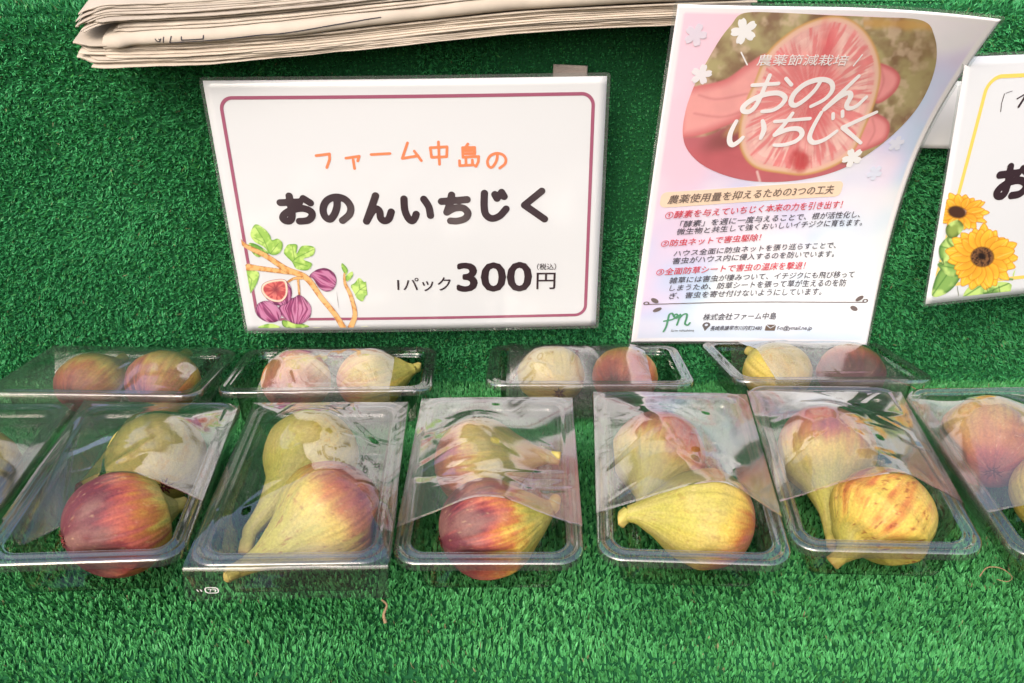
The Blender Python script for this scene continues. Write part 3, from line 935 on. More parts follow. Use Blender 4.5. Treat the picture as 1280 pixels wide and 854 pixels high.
def paint_sun(X, Y):
    p = Paint(X, Y, (.8, .78, .74))
    for i, pts in enumerate([[(62, 640), (110, 600), (140, 660), (120, 700), (70, 690)], [(38, 800), (60, 720), (110, 700), (130, 740), (90, 790)], [(140, 805), (160, 770), (210, 760), (230, 795), (180, 806)], [(205, 795), (240, 760), (290, 760), (300, 790)], [(55, 700), (95, 690), (150, 720), (100, 740)]]):
        leaf(p, pts, [[pts[0], pts[2]]], base=(134, 172, 92), dark=(70, 110, 56), seed=40 + i)
    p.put(sd_line(X, Y, catmull([(100, 600), (88, 620), (110, 645), (150, 650)], 6), 4), lin(110, 140, 70), 2)
    p.put(sd_line(X, Y, catmull([(150, 560), (180, 590), (160, 630), (130, 640)], 6), 4), lin(120, 150, 80), 2)
    p.put(sd_line(X, Y, catmull([(260, 745), (300, 748), (336, 755)], 6), 4), lin(110, 140, 70), 2)
    petals(p, 132, 530, 26, 92, 13, 5, .72)
    p.put(sd_ell(X, Y, 118, 530, 30, 20, .2), lin(70, 46, 36), 4)
    leaf(p, [(85, 575), (120, 555), (140, 580), (110, 615), (85, 605)], [], base=(140, 160, 80), dark=(80, 100, 50), seed=50)
    petals(p, 200, 675, 34, 118, 17, 6, .97)
    p.put(sd_ell(X, Y, 200, 675, 38, 33), lin(60, 40, 34), 4)
    n = noise(X * .25, Y * .25, 0, 9)
    p.put(np.where(sd_ell(X, Y, 200, 675, 36, 31) < 0, .4 - n, 9), lin(120, 84, 56), .15)
    p.put(sd_ell(X, Y, 198, 672, 14, 12), lin(38, 28, 28), 6)
    leaf(p, [(300, 730), (335, 690), (345, 740), (320, 765)], [], base=(170, 160, 80), dark=(90, 110, 56), seed=51)
    for q in [[(215, 775), (225, 798), (240, 780)], [(255, 770), (262, 795), (285, 792)], [(60, 690), (75, 700), (72, 680)], [(120, 770), (125, 800)]]:
        p.put(sd_line(X, Y, catmull(q, 5), 1.2), lin(70, 90, 56), 1)
    return p
painted(card2, 'sunflower_drawing', (2, 92, 76, 183), .5, board_sun, paint_sun, .0004, clip=lambda U, V: sd_rrect(U, V, 3.0, 3.0, 256, 180, 1))

# --- white paper scrap and woven strap behind the cards
scrap = Sheet('paper_sheet', 'plain white paper tucked between the poster and the sunflower card', 'paper', 78, 52, (.348, .706, .211), (5, 90, -11), lambda u, v: .002 * np.sin(u / 22) + .0012 * np.sin(v / 17))
sheet_face(scrap, 'paper_face', 0, 0, 78, 52, 4, lambda u, v: WHITE(u, v, .74), M['paper'])
def strap():
    S = Sheet('woven_strap', 'grey brown woven strap end sticking up behind the price card top edge', 'strap', 26, 70, (.0435, .684, .2165), (-3, 93, -14), lambda u, v: .001 * np.sin(v / 9))
    sheet_face(S, 'strap_band', 0, 0, 26, 70, 2, lambda u, v: WHITE(u, v, .2), M['strap'], thick=.0016)
strap()

# ------------------------------------------------------------------ newspapers on the ledge
def newspaper(label, x0, x1, z0, folds, gap, yfront, seed, tint, face=None, hang=0.0):
    """each folded page pair is a sheet running back over the ledge with its rounded fold hanging in front"""
    r = np.random.default_rng(seed)
    root = thing('newspaper', label, 'newspaper', Matrix.Translation((0.5 * (x0 + x1), .80, z0)), 'newspapers folded on the ledge')
    nx = 200
    V, Q, Cc, base = [], [], [], 0
    zc = 0.0
    for k in range(folds):
        rad = gap * .5 * r.uniform(.75, 1.15)
        if face and k == face[0]:
            rad = face[1]
        xa, xb = x0 + abs(r.normal(0, .006)), x1 - abs(r.normal(0, .006))
        xs = np.linspace(xa, xb, nx)
        yf = yfront + r.normal(0, .0022) + .0014 * (fbm(xs * 90, np.full(nx, k * 2.3), 0, seed + 30, 2) - .5) + .0060 * (fbm(xs * 14, np.full(nx, k * 3.1), 0, seed, 3) - .5)
        face_y = yf
        yf = yf + .010 * sstep(xa + .015, xa, xs) * r.uniform(.0, 1)
        zoff = .0016 * (fbm(xs * 10, np.full(nx, k * .35), 0, seed + 3, 3) - .5)
        # section: top ply from the back to the front, round the fold, bottom ply back
        ts = np.linspace(0, 1, 16)
        sec = []
        for t in ts:
            sec.append((t, rad, 0.0))
        for a in np.linspace(0, math.pi, 9)[1:-1]:
            sec.append((1.0, rad * math.cos(a), rad * .9 * math.sin(a)))
        for t in ts[::-1]:
            sec.append((t, -rad, 0.0))
        ns = len(sec)
        vv = np.zeros((ns, nx, 3))
        cc = np.zeros((ns, nx, 3))
        shade = np.array(tint) * r.uniform(.82, 1.08)
        for j, (t, h, fwd) in enumerate(sec):
            yb = .98
            y = yb + (yf - yb) * t - fwd
            drop = (.030 - .017 * sstep(-.25, .20, xs)) * sstep(.79, .655, y) + .020 * np.maximum(0, (.70 - y) / .05) ** 2 * sstep(.05, -.30, xs) * .55
            vv[j, :, 0] = xs
            vv[j, :, 1] = y
            vv[j, :, 2] = z0 + zc + rad + h - drop + zoff * sstep(.2, .9, t) - hang * np.clip((x0 + .032 - xs) / .032, 0, 1) ** 2
            st = noise(xs * 40, np.full(nx, k * 5.3), t * 6, seed + 8)
            cc[j] = shade * (.93 + .12 * st[:, None])
        if face and k == face[0]:
            front_rows = vv[15:25].copy()
        V.append(vv.reshape(-1, 3) - np.array(root.location))
        Cc.append(cc.reshape(-1, 3))
        Q.append(grid_faces(nx, ns) + base)
        base += ns * nx
        zc += rad * 2 + gap * r.uniform(.02, .3)
    o = link('folded_pages', mesh_np('folded_pages', np.concatenate(V), quads=np.concatenate(Q), col=np.concatenate(Cc), smooth=True), M['news'], root)
    if face:
        # thin printed lines of a box drawing and a page number on the plain fold
        fx = front_rows[0, :, 0]
        def on(x, h):
            g = np.linspace(1, -1, 10) if False else np.cos(np.linspace(0, math.pi, 10))
            p = [[np.interp(x, fx, front_rows[j, :, c]) for c in range(3)] for j in range(10)]
            p = np.array(p)
            return np.array([np.interp(-h, -g, p[:, c]) for c in range(3)]) + np.array([0, -.00035, .0001])
        strokes = [[(-.236, .55), (-.238, -.35), (-.16, -.1), (-.09, .35)], [(-.229, .45), (-.2295, .0), (-.214, .05), (-.2135, .5)], [(-.2415, .5), (-.2425, -.35)],
                   [(-.2475, .3), (-.2465, -.05), (-.2450, -.1), (-.2440, .15), (-.2452, .25)], [(-.2440, .15), (-.2432, .3)]]
        lv, lq = [], []
        for st in strokes:
            pl = np.array(st)
            dense = np.concatenate([np.linspace(pl[i], pl[i + 1], 14) for i in range(len(pl) - 1)])
            P3 = np.array([on(*q) for q in dense])
            d = np.gradient(P3, axis=0)
            side = np.cross(d, [0, -1.0, .3])
            side /= np.maximum(np.linalg.norm(side, axis=1)[:, None], 1e-9)
            b0 = len(lv)
            for q, sd2 in zip(P3, side):
                lv += [q - sd2 * .00032, q + sd2 * .00032]
            lq += [[b0 + 2 * i, b0 + 2 * i + 1, b0 + 2 * i + 3, b0 + 2 * i + 2] for i in range(len(P3) - 1)]
        link('printed_lines', mesh_np('printed_lines', np.array(lv) - np.array(root.location), quads=lq, col=np.tile(lin(50, 48, 56), (len(lv), 1))), M['news'], root)
    return root, zc

NEWS = (.53, .46, .38)
n1, t1 = newspaper('bottom folded newspaper of the pile, ragged page edges resting on green turf', -.312, .170, .2965, 11, .0012, .648, 3, NEWS)
n2, t2 = newspaper('plain wide folded newspaper page with small box line drawing, middle of the pile', -.288, .166, .2965 + t1 + .0006, 3, .0016, .646, 4, (.54, .475, .40), face=(0, .0046), hang=.006)
n3, t3 = newspaper('upper newspaper of the pile with thin curled page edges', -.306, .168, .2965 + t1 + t2 + .0012, 9, .0012, .647, 5, (.48, .42, .355), hang=.012)
n4, t4 = newspaper('topmost pinkish newspaper lying across the pile behind the poster', -.05, .164, .2965 + t1 + t2 + t3 + .0022, 6, .0016, .640, 6, (.46, .40, .35))
# ------------------------------------------------------------------ figs
PAL = [lin(164, 158, 76), lin(198, 172, 80), lin(180, 116, 60), lin(168, 88, 72), lin(130, 62, 64), lin(96, 48, 56)]
def ramp(t):
    t = np.clip(t, 0, 1) * (len(PAL) - 1)
    i = np.clip(t.astype(int), 0, len(PAL) - 2)
    f = (t - i)[:, None]
    P = np.array(PAL)
    return P[i] * (1 - f) + P[i + 1] * f

def orth(d):
    d = np.array(d, float) / np.linalg.norm(d)
    a = np.array([0, 0, 1.0]) if abs(d[2]) < .9 else np.array([0, 1.0, 0])
    e = np.cross(a, d)
    e /= np.linalg.norm(e)
    return d, e, np.cross(d, e)

def make_fig(tray, x, y, R, stem_dir, neck, tone, label, red_dir=None, red=0.0, bend=(0, 0, -.12), streak=.16, speck=.0, seed=1, squash=.97, group='figs in the trays', lift=0.0, fat=1.0):
    """neck: how far the stem end reaches from the centre, in radii; tone: 0 yellow green .. 1 dark purple at the eye"""
    m, loc = tray_frame(tray)
    z = -TD + .0008 + R * squash + lift
    c = m @ np.array([x, y, z]) + loc
    d, e, f = orth(m @ np.array(stem_dir, float))
    b = m @ np.array(bend, float)
    root = thing('fig', label, 'fig', Matrix.Translation(Vector(c) - Vector((0, 0, 0))), group)
    nk = neck
    A = np.array([-.93, -.955, -.955, -.93, -.86, -.72, -.52, -.26, 0, .26, .5, .72, .92, 1.0 + .12 * (nk - 1), 1 + .42 * (nk - 1), 1 + .72 * (nk - 1), nk])
    Rr = np.array([0, .06, .16, .30, .48, .68, .85, .96, 1.0, .965, .86, .69, .51, .40, .255, .18, .145]) 
    Rr[9:] = Rr[9:] * fat
    prof2 = catmull(np.stack([A, Rr], -1), 7)
    aa, rr = prof2[:, 0], np.maximum(prof2[:, 1], 0)
    na, nt = len(aa), 200
    th = np.linspace(0, 2 * math.pi, nt, endpoint=False)
    Am, Tm = np.meshgrid(aa, th, indexing='ij')
    Rm = np.repeat(rr[:, None], nt, 1)
    cs, sn = np.cos(Tm), np.sin(Tm)
    rib = noise(cs * 5, sn * 5, Am * .5, seed) - .5
    fine = noise(cs * 13, sn * 13, Am * .6, seed + 1) - .5
    lump = fbm(cs * 1.3, sn * 1.3, Am * 1.3, seed + 2, 2) - .5
    ridge = np.abs(noise(cs * 8 + 3, sn * 8, Am * .5, seed + 21) - .5)
    Rm = Rm * (1 + .035 * rib + .014 * fine + .09 * lump - .013 * (1 - sstep(0, .10, ridge)) * sstep(-.95, -.6, Am))
    # the neck bends round where it would run into a tray wall
    spine = d * aa[:, None] + b * (np.maximum(aa - .45, 0) ** 2)[:, None]
    qs = (spine * R + (c - loc)) @ m
    qt = qs.copy()
    depS = np.clip(-qs[:, 2] / TD, 0, 1)
    for ax, half in ((0, TW / 2), (1, TL / 2)):
        lim = half - .0122 - .0026 * depS - rr * R - .0004
        lim = np.maximum(lim, .01)
        qt[:, ax] = np.clip(qs[:, ax], -lim, lim)
    qt[:, 2] = np.maximum(qs[:, 2], -TD + .0008 + rr * R)
    bendw = sstep(.72, 1.12, aa)[:, None]
    shift = ((qt - qs) * bendw) @ m.T / R
    # pushed-in length goes upwards along the wall
    up = np.maximum(Am - .45, 0) ** 2
    Pp = (d * Am[..., None] + shift[:, None, :] + e * (Rm * cs)[..., None] + f * (Rm * sn)[..., None] + b * up[..., None])
    nrm = e * cs[..., None] + f * sn[..., None]
    zloc = Pp @ m[:, 2]
    Pp = Pp - m[:, 2] * (zloc * (1 - squash))[..., None]
    def inside(W):
        # fruit rests on the tray floor and gives where it presses on the walls
        q = (W + (c - loc)) @ m
        wz = sstep(.006, -.004, q[..., 2])
        dep = np.clip(-q[..., 2] / TD, 0, 1)
        for ax, lim in ((0, TW / 2 - .0122), (1, TL / 2 - .0122)):
            L = lim - .0026 * dep
            t = np.clip(q[..., ax], -L, L)
            q[..., ax] += (t - q[..., ax]) * wz
        q[..., 2] = np.maximum(q[..., 2], -TD + .0006)
        return q @ m.T - (c - loc)
    Pp = inside(Pp * R) / R
    # skin colour: purple from the eye end, streaked along the ribs
    st = (noise(cs * 6, sn * 6, Am * 1.0, seed + 5) - .5) * .9 + (noise(cs * 19, sn * 19, Am * 1.6, seed + 6) - .5) * .9
    st = st + (fbm(cs * 5, sn * 5, Am * 5, seed + 15, 4) - .5) * 1.3 + (noise(cs * 38, sn * 38, Am * 2.2, seed + 16) - .5) * .7
    big = fbm(cs * 1.6 + 3, sn * 1.6, Am * 1.5, seed + 7, 3) - .5
    t = tone * (.62 - .74 * Am) + .7 * streak * st * (.4 + tone) + .42 * big * (.35 + tone)
    if red_dir is not None:
        rd = m @ (np.array(red_dir, float) / np.linalg.norm(red_dir))
        nn = Pp / np.maximum(np.linalg.norm(Pp, axis=-1, keepdims=True), 1e-6)
        t = t + red * sstep(-.1, .9, nn @ rd) * (1 + .9 * st * .6 + big)
    t = t + .22 * sstep(-.72, -.95, Am) * np.clip(tone * 2, 0, 1)
    t = np.where(Am > 1.0, np.minimum(t, .22), t)
    t = t - sstep(.55, 1.1, Am) * .3 * np.clip(t, 0, 1)
    col = ramp(np.clip(t, .0, 1).ravel()).reshape(na, nt, 3)
    fib = noise(cs * 24, sn * 24, Am * 1.2, seed + 9)
    bloom = fbm(cs * 2.2, sn * 2.2, Am * 2.2, seed + 17, 4)
    col = col * (.9 + .2 * fib)[..., None]
    gb = (sstep(.40, .75, bloom) * .42)[..., None]
    col = col * (1 - gb) + (lin(176, 150, 128) * .5 + col * .5) * gb
    sp = fbm(cs * 16, sn * 16, Am * 15, seed + 11, 2)
    pale = sstep(.74, .84, sp)[..., None] * .22
    col = col * (1 - pale) + lin(226, 200, 150) * pale
    sp2 = fbm(cs * 11 + 7, sn * 11, Am * 10, seed + 13, 3)
    dk = sstep(.66, .76, sp2)[..., None] * (.25 + speck)
    col = col * (1 - dk) + lin(128, 62, 40) * dk
    v = (Pp * R).reshape(-1, 3)
    i, j = np.meshgrid(np.arange(na - 1), np.arange(nt), indexing='ij')
    a0, b0 = (i * nt + j).ravel(), (i * nt + (j + 1) % nt).ravel()
    q = np.stack([a0, b0, b0 + nt, a0 + nt], -1)
    cut = Pp[-1] * R
    v = np.concatenate([v, cut.mean(0)[None]])
    tri = np.stack([(na - 1) * nt + np.arange(nt), (na - 1) * nt + (np.arange(nt) + 1) % nt, np.full(nt, na * nt)], -1)
    col2 = np.concatenate([col.reshape(-1, 3), col[-1].mean(0)[None]])
    link('fig_body', mesh_np('fig_body', v, quads=q, tris=tri, col=col2, smooth=True), M['fig'], root)
    # stem: short woody end continuing the neck
    tip = cut.mean(0)
    td = tip - Pp[-6].mean(0) * R
    td /= np.linalg.norm(td)
    td, e2, f2 = orth(td)
    rs = R * .145 * fat
    ring, K = [], 24
    for (s, k) in ((-.10, .9), (0, 1.03), (.06, 1.02), (.14, .98), (.20, 1.02), (.23, .9), (.235, .5), (.22, 0.05)):
        for q2 in range(K):
            ph = q2 / K * 2 * math.pi
            kk = k * (1 + .08 * math.sin(ph * 3 + seed))
            ring.append(tip + td * s * R + (e2 * math.cos(ph) + f2 * math.sin(ph)) * rs * kk)
    ring = np.array(ring)
    rc = np.zeros((8, K, 3))
    for s, cc in enumerate([(190, 178, 96), (196, 180, 96), (204, 184, 104), (204, 180, 106), (196, 168, 100), (176, 140, 84), (216, 196, 150), (216, 196, 150)]):
        rc[s] = lin(*cc) * (s / 7) + col[-1].mean(0) * (1 - s / 7)
    rc = rc.reshape(-1, 3) * (.85 + .3 * np.random.default_rng(seed).uniform(0, 1, (8 * K, 1)))
    i, j = np.meshgrid(np.arange(7), np.arange(K), indexing='ij')
    a0, b0 = (i * K + j).ravel(), (i * K + (j + 1) % K).ravel()
    ring = inside(ring)
    link('fig_stem', mesh_np('fig_stem', ring, quads=np.stack([a0, b0, b0 + K, a0 + K], -1), col=rc, smooth=True), M['stem'], root)
    # eye: ring of small reddish scales
    V, Q, CC = [], [], []
    rg = np.random.default_rng(seed + 40)
    for k in range(18):
        ph = k / 18 * 6.283 + rg.uniform(-.2, .2)
        r0, r1 = (.02, .12) if k % 2 else (.07, .20)
        u = e * math.cos(ph) + f * math.sin(ph)
        w = -e * math.sin(ph) + f * math.cos(ph)
        p0 = d * -.95 + u * r0
        p1 = d * (-.978 - .02 * rg.uniform()) + u * r1 * rg.uniform(.75, 1.1)
        V += [p0 - w * .025, p0 + w * .025, p1 + w * .012, p1 - w * .012, d * -.945 + u * (r1 + .03)]
        n0 = k * 5
        Q += [[n0, n0 + 1, n0 + 2, n0 + 3], [n0 + 3, n0 + 2, n0 + 4, n0 + 4]]
        cc = lin(104, 46, 44) * rg.uniform(.6, 1.2)
        CC += [cc, cc, cc * 1.3, cc * 1.3, cc * .6]
    V = np.array(V) * R
    tq = [q for q in Q if len(set(q)) == 4]
    tt = [[q[0], q[1], q[2]] for q in Q if len(set(q)) < 4]
    link('fig_eye', mesh_np('fig_eye', V, quads=tq, tris=tt, col=np.array(CC)), M['stem'], root)
    pts = (Pp.reshape(-1, 3) * R + c - loc) @ m
    return pts

FIGPTS = {k: [] for k in TRAYS}
def fig(tray, *a, **k):
    FIGPTS[tray].append(make_fig(tray, *a, **k))

# front row, from the left
mm = .001
fig('F0', 17 * mm, 8 * mm, .0285, (-.4, .7, .2), 1.5, .14, 'olive brown fig in the leftmost front tray, mostly outside the photo', seed=3)
fig('F1', 12 * mm, 20 * mm, .0295, (-.35, .85, .1), 1.5, .08, 'olive green fig at the back of the tray with the bright sky reflection', seed=4, streak=.05)
fig('F1', 9 * mm, -45 * mm, .0300, (.84, .53, -.06), 1.3, 1.0, 'dark purple fig with its eye facing out, front of the second tray from the left', seed=5, streak=.24, red_dir=(-1, -.2, .2), red=.3)
fig('F2', -5 * mm, 25 * mm, .0295, (-.34, -.90, -.12), 2.15, .05, 'pale yellow green fig with long curved neck behind a reddish fig', seed=6, streak=.05, bend=(-.12, 0, -.16), red_dir=(.9, .2, .3), red=.12)
fig('F2', 15 * mm, -35 * mm, .0302, (-.74, -.64, -.14), 1.95, .42, 'pinkish red fig tapering to a yellow stem, in the tray with the hanging film', seed=7, streak=.16, red_dir=(.7, .3, .6), red=.22, bend=(-.05, -.05, -.12), speck=.3)
fig('F3', -9 * mm, 13 * mm, .0292, (.88, -.10, .26), 1.65, .40, 'yellow fig with purple flank and stem pointing sideways, behind a crimson fig', seed=8, streak=.3, red_dir=(-1, -.3, -.2), red=.35)
fig('F3', -1 * mm, -48 * mm, .0290, (.93, .26, .12), 1.5, .80, 'round crimson streaked fig in the near half of the middle front tray', seed=9, streak=.30, red_dir=(0, -.2, 1), red=.15, bend=(.0, .05, -.02))
fig('F4', -12 * mm, 17 * mm, .0290, (-.25, -.90, -.05), 1.6, .42, 'rosy fig with its neck towards the viewer, behind a bright yellow fig', seed=10, streak=.12, red_dir=(.5, .2, .7), red=.3)
fig('F4', 9 * mm, -42 * mm, .0298, (-.96, .02, .16), 1.62, .12, 'bright yellow fig with its neck bent sideways, front of the tray below the poster', seed=11, streak=.06, bend=(0, -.06, -.14), red_dir=(.9, -.3, -.5), red=.35, fat=.95)
fig('F5', -12 * mm, 13 * mm, .0300, (-.08, -.86, -.30), 1.95, .38, 'dull pink fig lying behind a yellow fig with red streaks', seed=12, streak=.10, red_dir=(0, .2, 1), red=.2)
fig('F5', 8 * mm, -45 * mm, .0283, (-.66, -.62, -.34), 1.4, .10, 'yellow fig with red streaks and thick stem under the front rim', seed=13, streak=.22, speck=.5, red_dir=(-.2, -.3, .8), red=.26, fat=1.1)
fig('F6', -18 * mm, 26 * mm, .0298, (.3, .9, .1), 1.5, .40, 'pinkish brown fig behind another in the rightmost front tray', seed=14, streak=.1)
fig('F6', 4 * mm, -26 * mm, .0292, (-.45, -.84, -.28), 2.1, .34, 'orange brown fig in the rightmost front tray with its stem in the corner', seed=15, streak=.16)
# back row (tray frame turned: x towards the viewer, y to the right)
fig('B1', 8 * mm, -20 * mm, 0.0275, (-.85, .2, .25), 1.4, .52, 'orange red fig in the back tray at the far left, left one of its pair', seed=16, streak=.3, squash=.88)
fig('B1', 8 * mm, 38 * mm, 0.0290, (-.85, .1, .3), 1.4, .42, 'yellow fig with red streaks, right one of the pair in the far left back tray', seed=17, streak=.36, red_dir=(.3, -1, -.2), red=.4, squash=.88)
fig('B2', 6 * mm, -30 * mm, 0.0280, (-.8, .3, .2), 1.4, .45, 'rosy fig beneath the film under the price card, left one of its pair', seed=18, streak=.15, squash=.88)
fig('B2', 6 * mm, 30 * mm, 0.0280, (-.3, .85, .2), 1.5, .30, 'yellow pink fig beneath the film under the price card, right one of its pair', seed=19, streak=.3, squash=.88)
fig('B3', 6 * mm, -30 * mm, 0.0280, (-.8, -.2, .2), 1.4, .14, 'yellow fig in the back tray between the two cards, left one of its pair', seed=20, squash=.88)
fig('B3', 6 * mm, 31 * mm, 0.0275, (-.8, .2, .2), 1.4, .62, 'brownish red fig in the back tray between the two cards, right one of its pair', seed=21, streak=.2, squash=.88)
fig('B4', 8 * mm, -32 * mm, 0.0280, (-.8, -.2, .2), 1.4, .12, 'yellow fig in the back tray under the poster, left one of its pair', seed=22, squash=.88)
fig('B4', 8 * mm, 32 * mm, 0.0275, (-.8, .2, .2), 1.4, .88, 'dark maroon fig in the back tray under the poster, right one of its pair', seed=23, squash=.88)

# ------------------------------------------------------------------ clear trays with film
def rr_ring(w, l, r, n=12, side=26):
    pts = []
    cx, cy = w / 2 - r, l / 2 - r
    for k, (sx, sy, a0) in enumerate(((1, 1, 0), (-1, 1, 90), (-1, -1, 180), (1, -1, 270))):
        for i in range(n + 1):
            a = math.radians(a0 + 90 * i / n)
            pts.append((sx * cx + r * math.cos(a), sy * cy + r * math.sin(a)))
        # straight side to the next corner
        nx = ((-1, 1), (-1, -1), (1, -1), (1, 1))[k]
        a = math.radians(a0 + 90)
        p0 = np.array([sx * cx + r * math.cos(a), sy * cy + r * math.sin(a)])
        p1 = np.array([nx[0] * cx + r * math.cos(a), nx[1] * cy + r * math.sin(a)])
        for i in range(1, side):
            pts.append(tuple(p0 + (p1 - p0) * i / side))
    return np.array(pts)

RIMP = [(0.0, -.0048), (0.0, -.0008), (.0006, .0), (.0022, .0006), (.0032, .0004), (.0042, -.0006), (.0056, -.0006), (.0066, .0006), (.0078, .0006), (.0086, -.0004), (.0092, 0.0)]
WALLP = [(.0092, 0.0), (.0097, -.0020), (.0101, -.0042), (.0112, -.0046), (.0115, -.0060)] + [(.0115 + .0026 * t, -.0060 - .0235 * t) for t in np.linspace(.08, 1, 10)] + [(.0151, -.0322), (.0172, -.0336), (.0205, -.0340)]
def loft(profile, ribs=False, r0=.0145):
    V, nn = [], None
    for (d, z) in profile:
        p = rr_ring(TW - 2 * d, TL - 2 * d, max(r0 - d * .55, .004), 12, 34)
        nn = len(p)
        if ribs:
            w = .00028 * np.cos(np.arange(nn) * math.pi) * (1 if -.030 < z < -.008 else 0)
            p = p * (1 + w[:, None] / .05)
        V.append(np.column_stack([p, np.full(nn, z)]))
    V = np.concatenate(V)
    i, j = np.meshgrid(np.arange(len(profile) - 1), np.arange(nn), indexing='ij')
    a, b = (i * nn + j).ravel(), (i * nn + (j + 1) % nn).ravel()
    return V, np.stack([a, a + nn, b + nn, b], -1), nn

rimV, rimQ, NN = loft(RIMP)
wallV, wallQ, NN = loft(WALLP, True)
rim_me = mesh_np('tray_rim', rimV, quads=rimQ, smooth=True)
# base: concentric fill with a slightly raised panel
BASEP = [(.0205, -.0340), (.0245, -.0338), (.0262, -.0328), (.030, -.0327), (.040, -.0327), (.050, -.0327)]
bV, bQ, _ = loft(BASEP)
k = len(wallV)
bV[-NN:, 0] *= .2
allV = np.concatenate([wallV, bV])
bowl_me = mesh_np('tray_bowl', allV, quads=np.concatenate([wallQ, bQ + k]), smooth=True)

def upper_hull(xs, z):
    # the taut line stretched over a row of heights
    st = []
    for i in range(len(xs)):
        while len(st) >= 2 and (z[st[-1]] - z[st[-2]]) * (xs[i] - xs[st[-2]]) <= (z[i] - z[st[-2]]) * (xs[st[-1]] - xs[st[-2]]):
            st.pop()
        st.append(i)
    return np.interp(xs, xs[st], z[st])

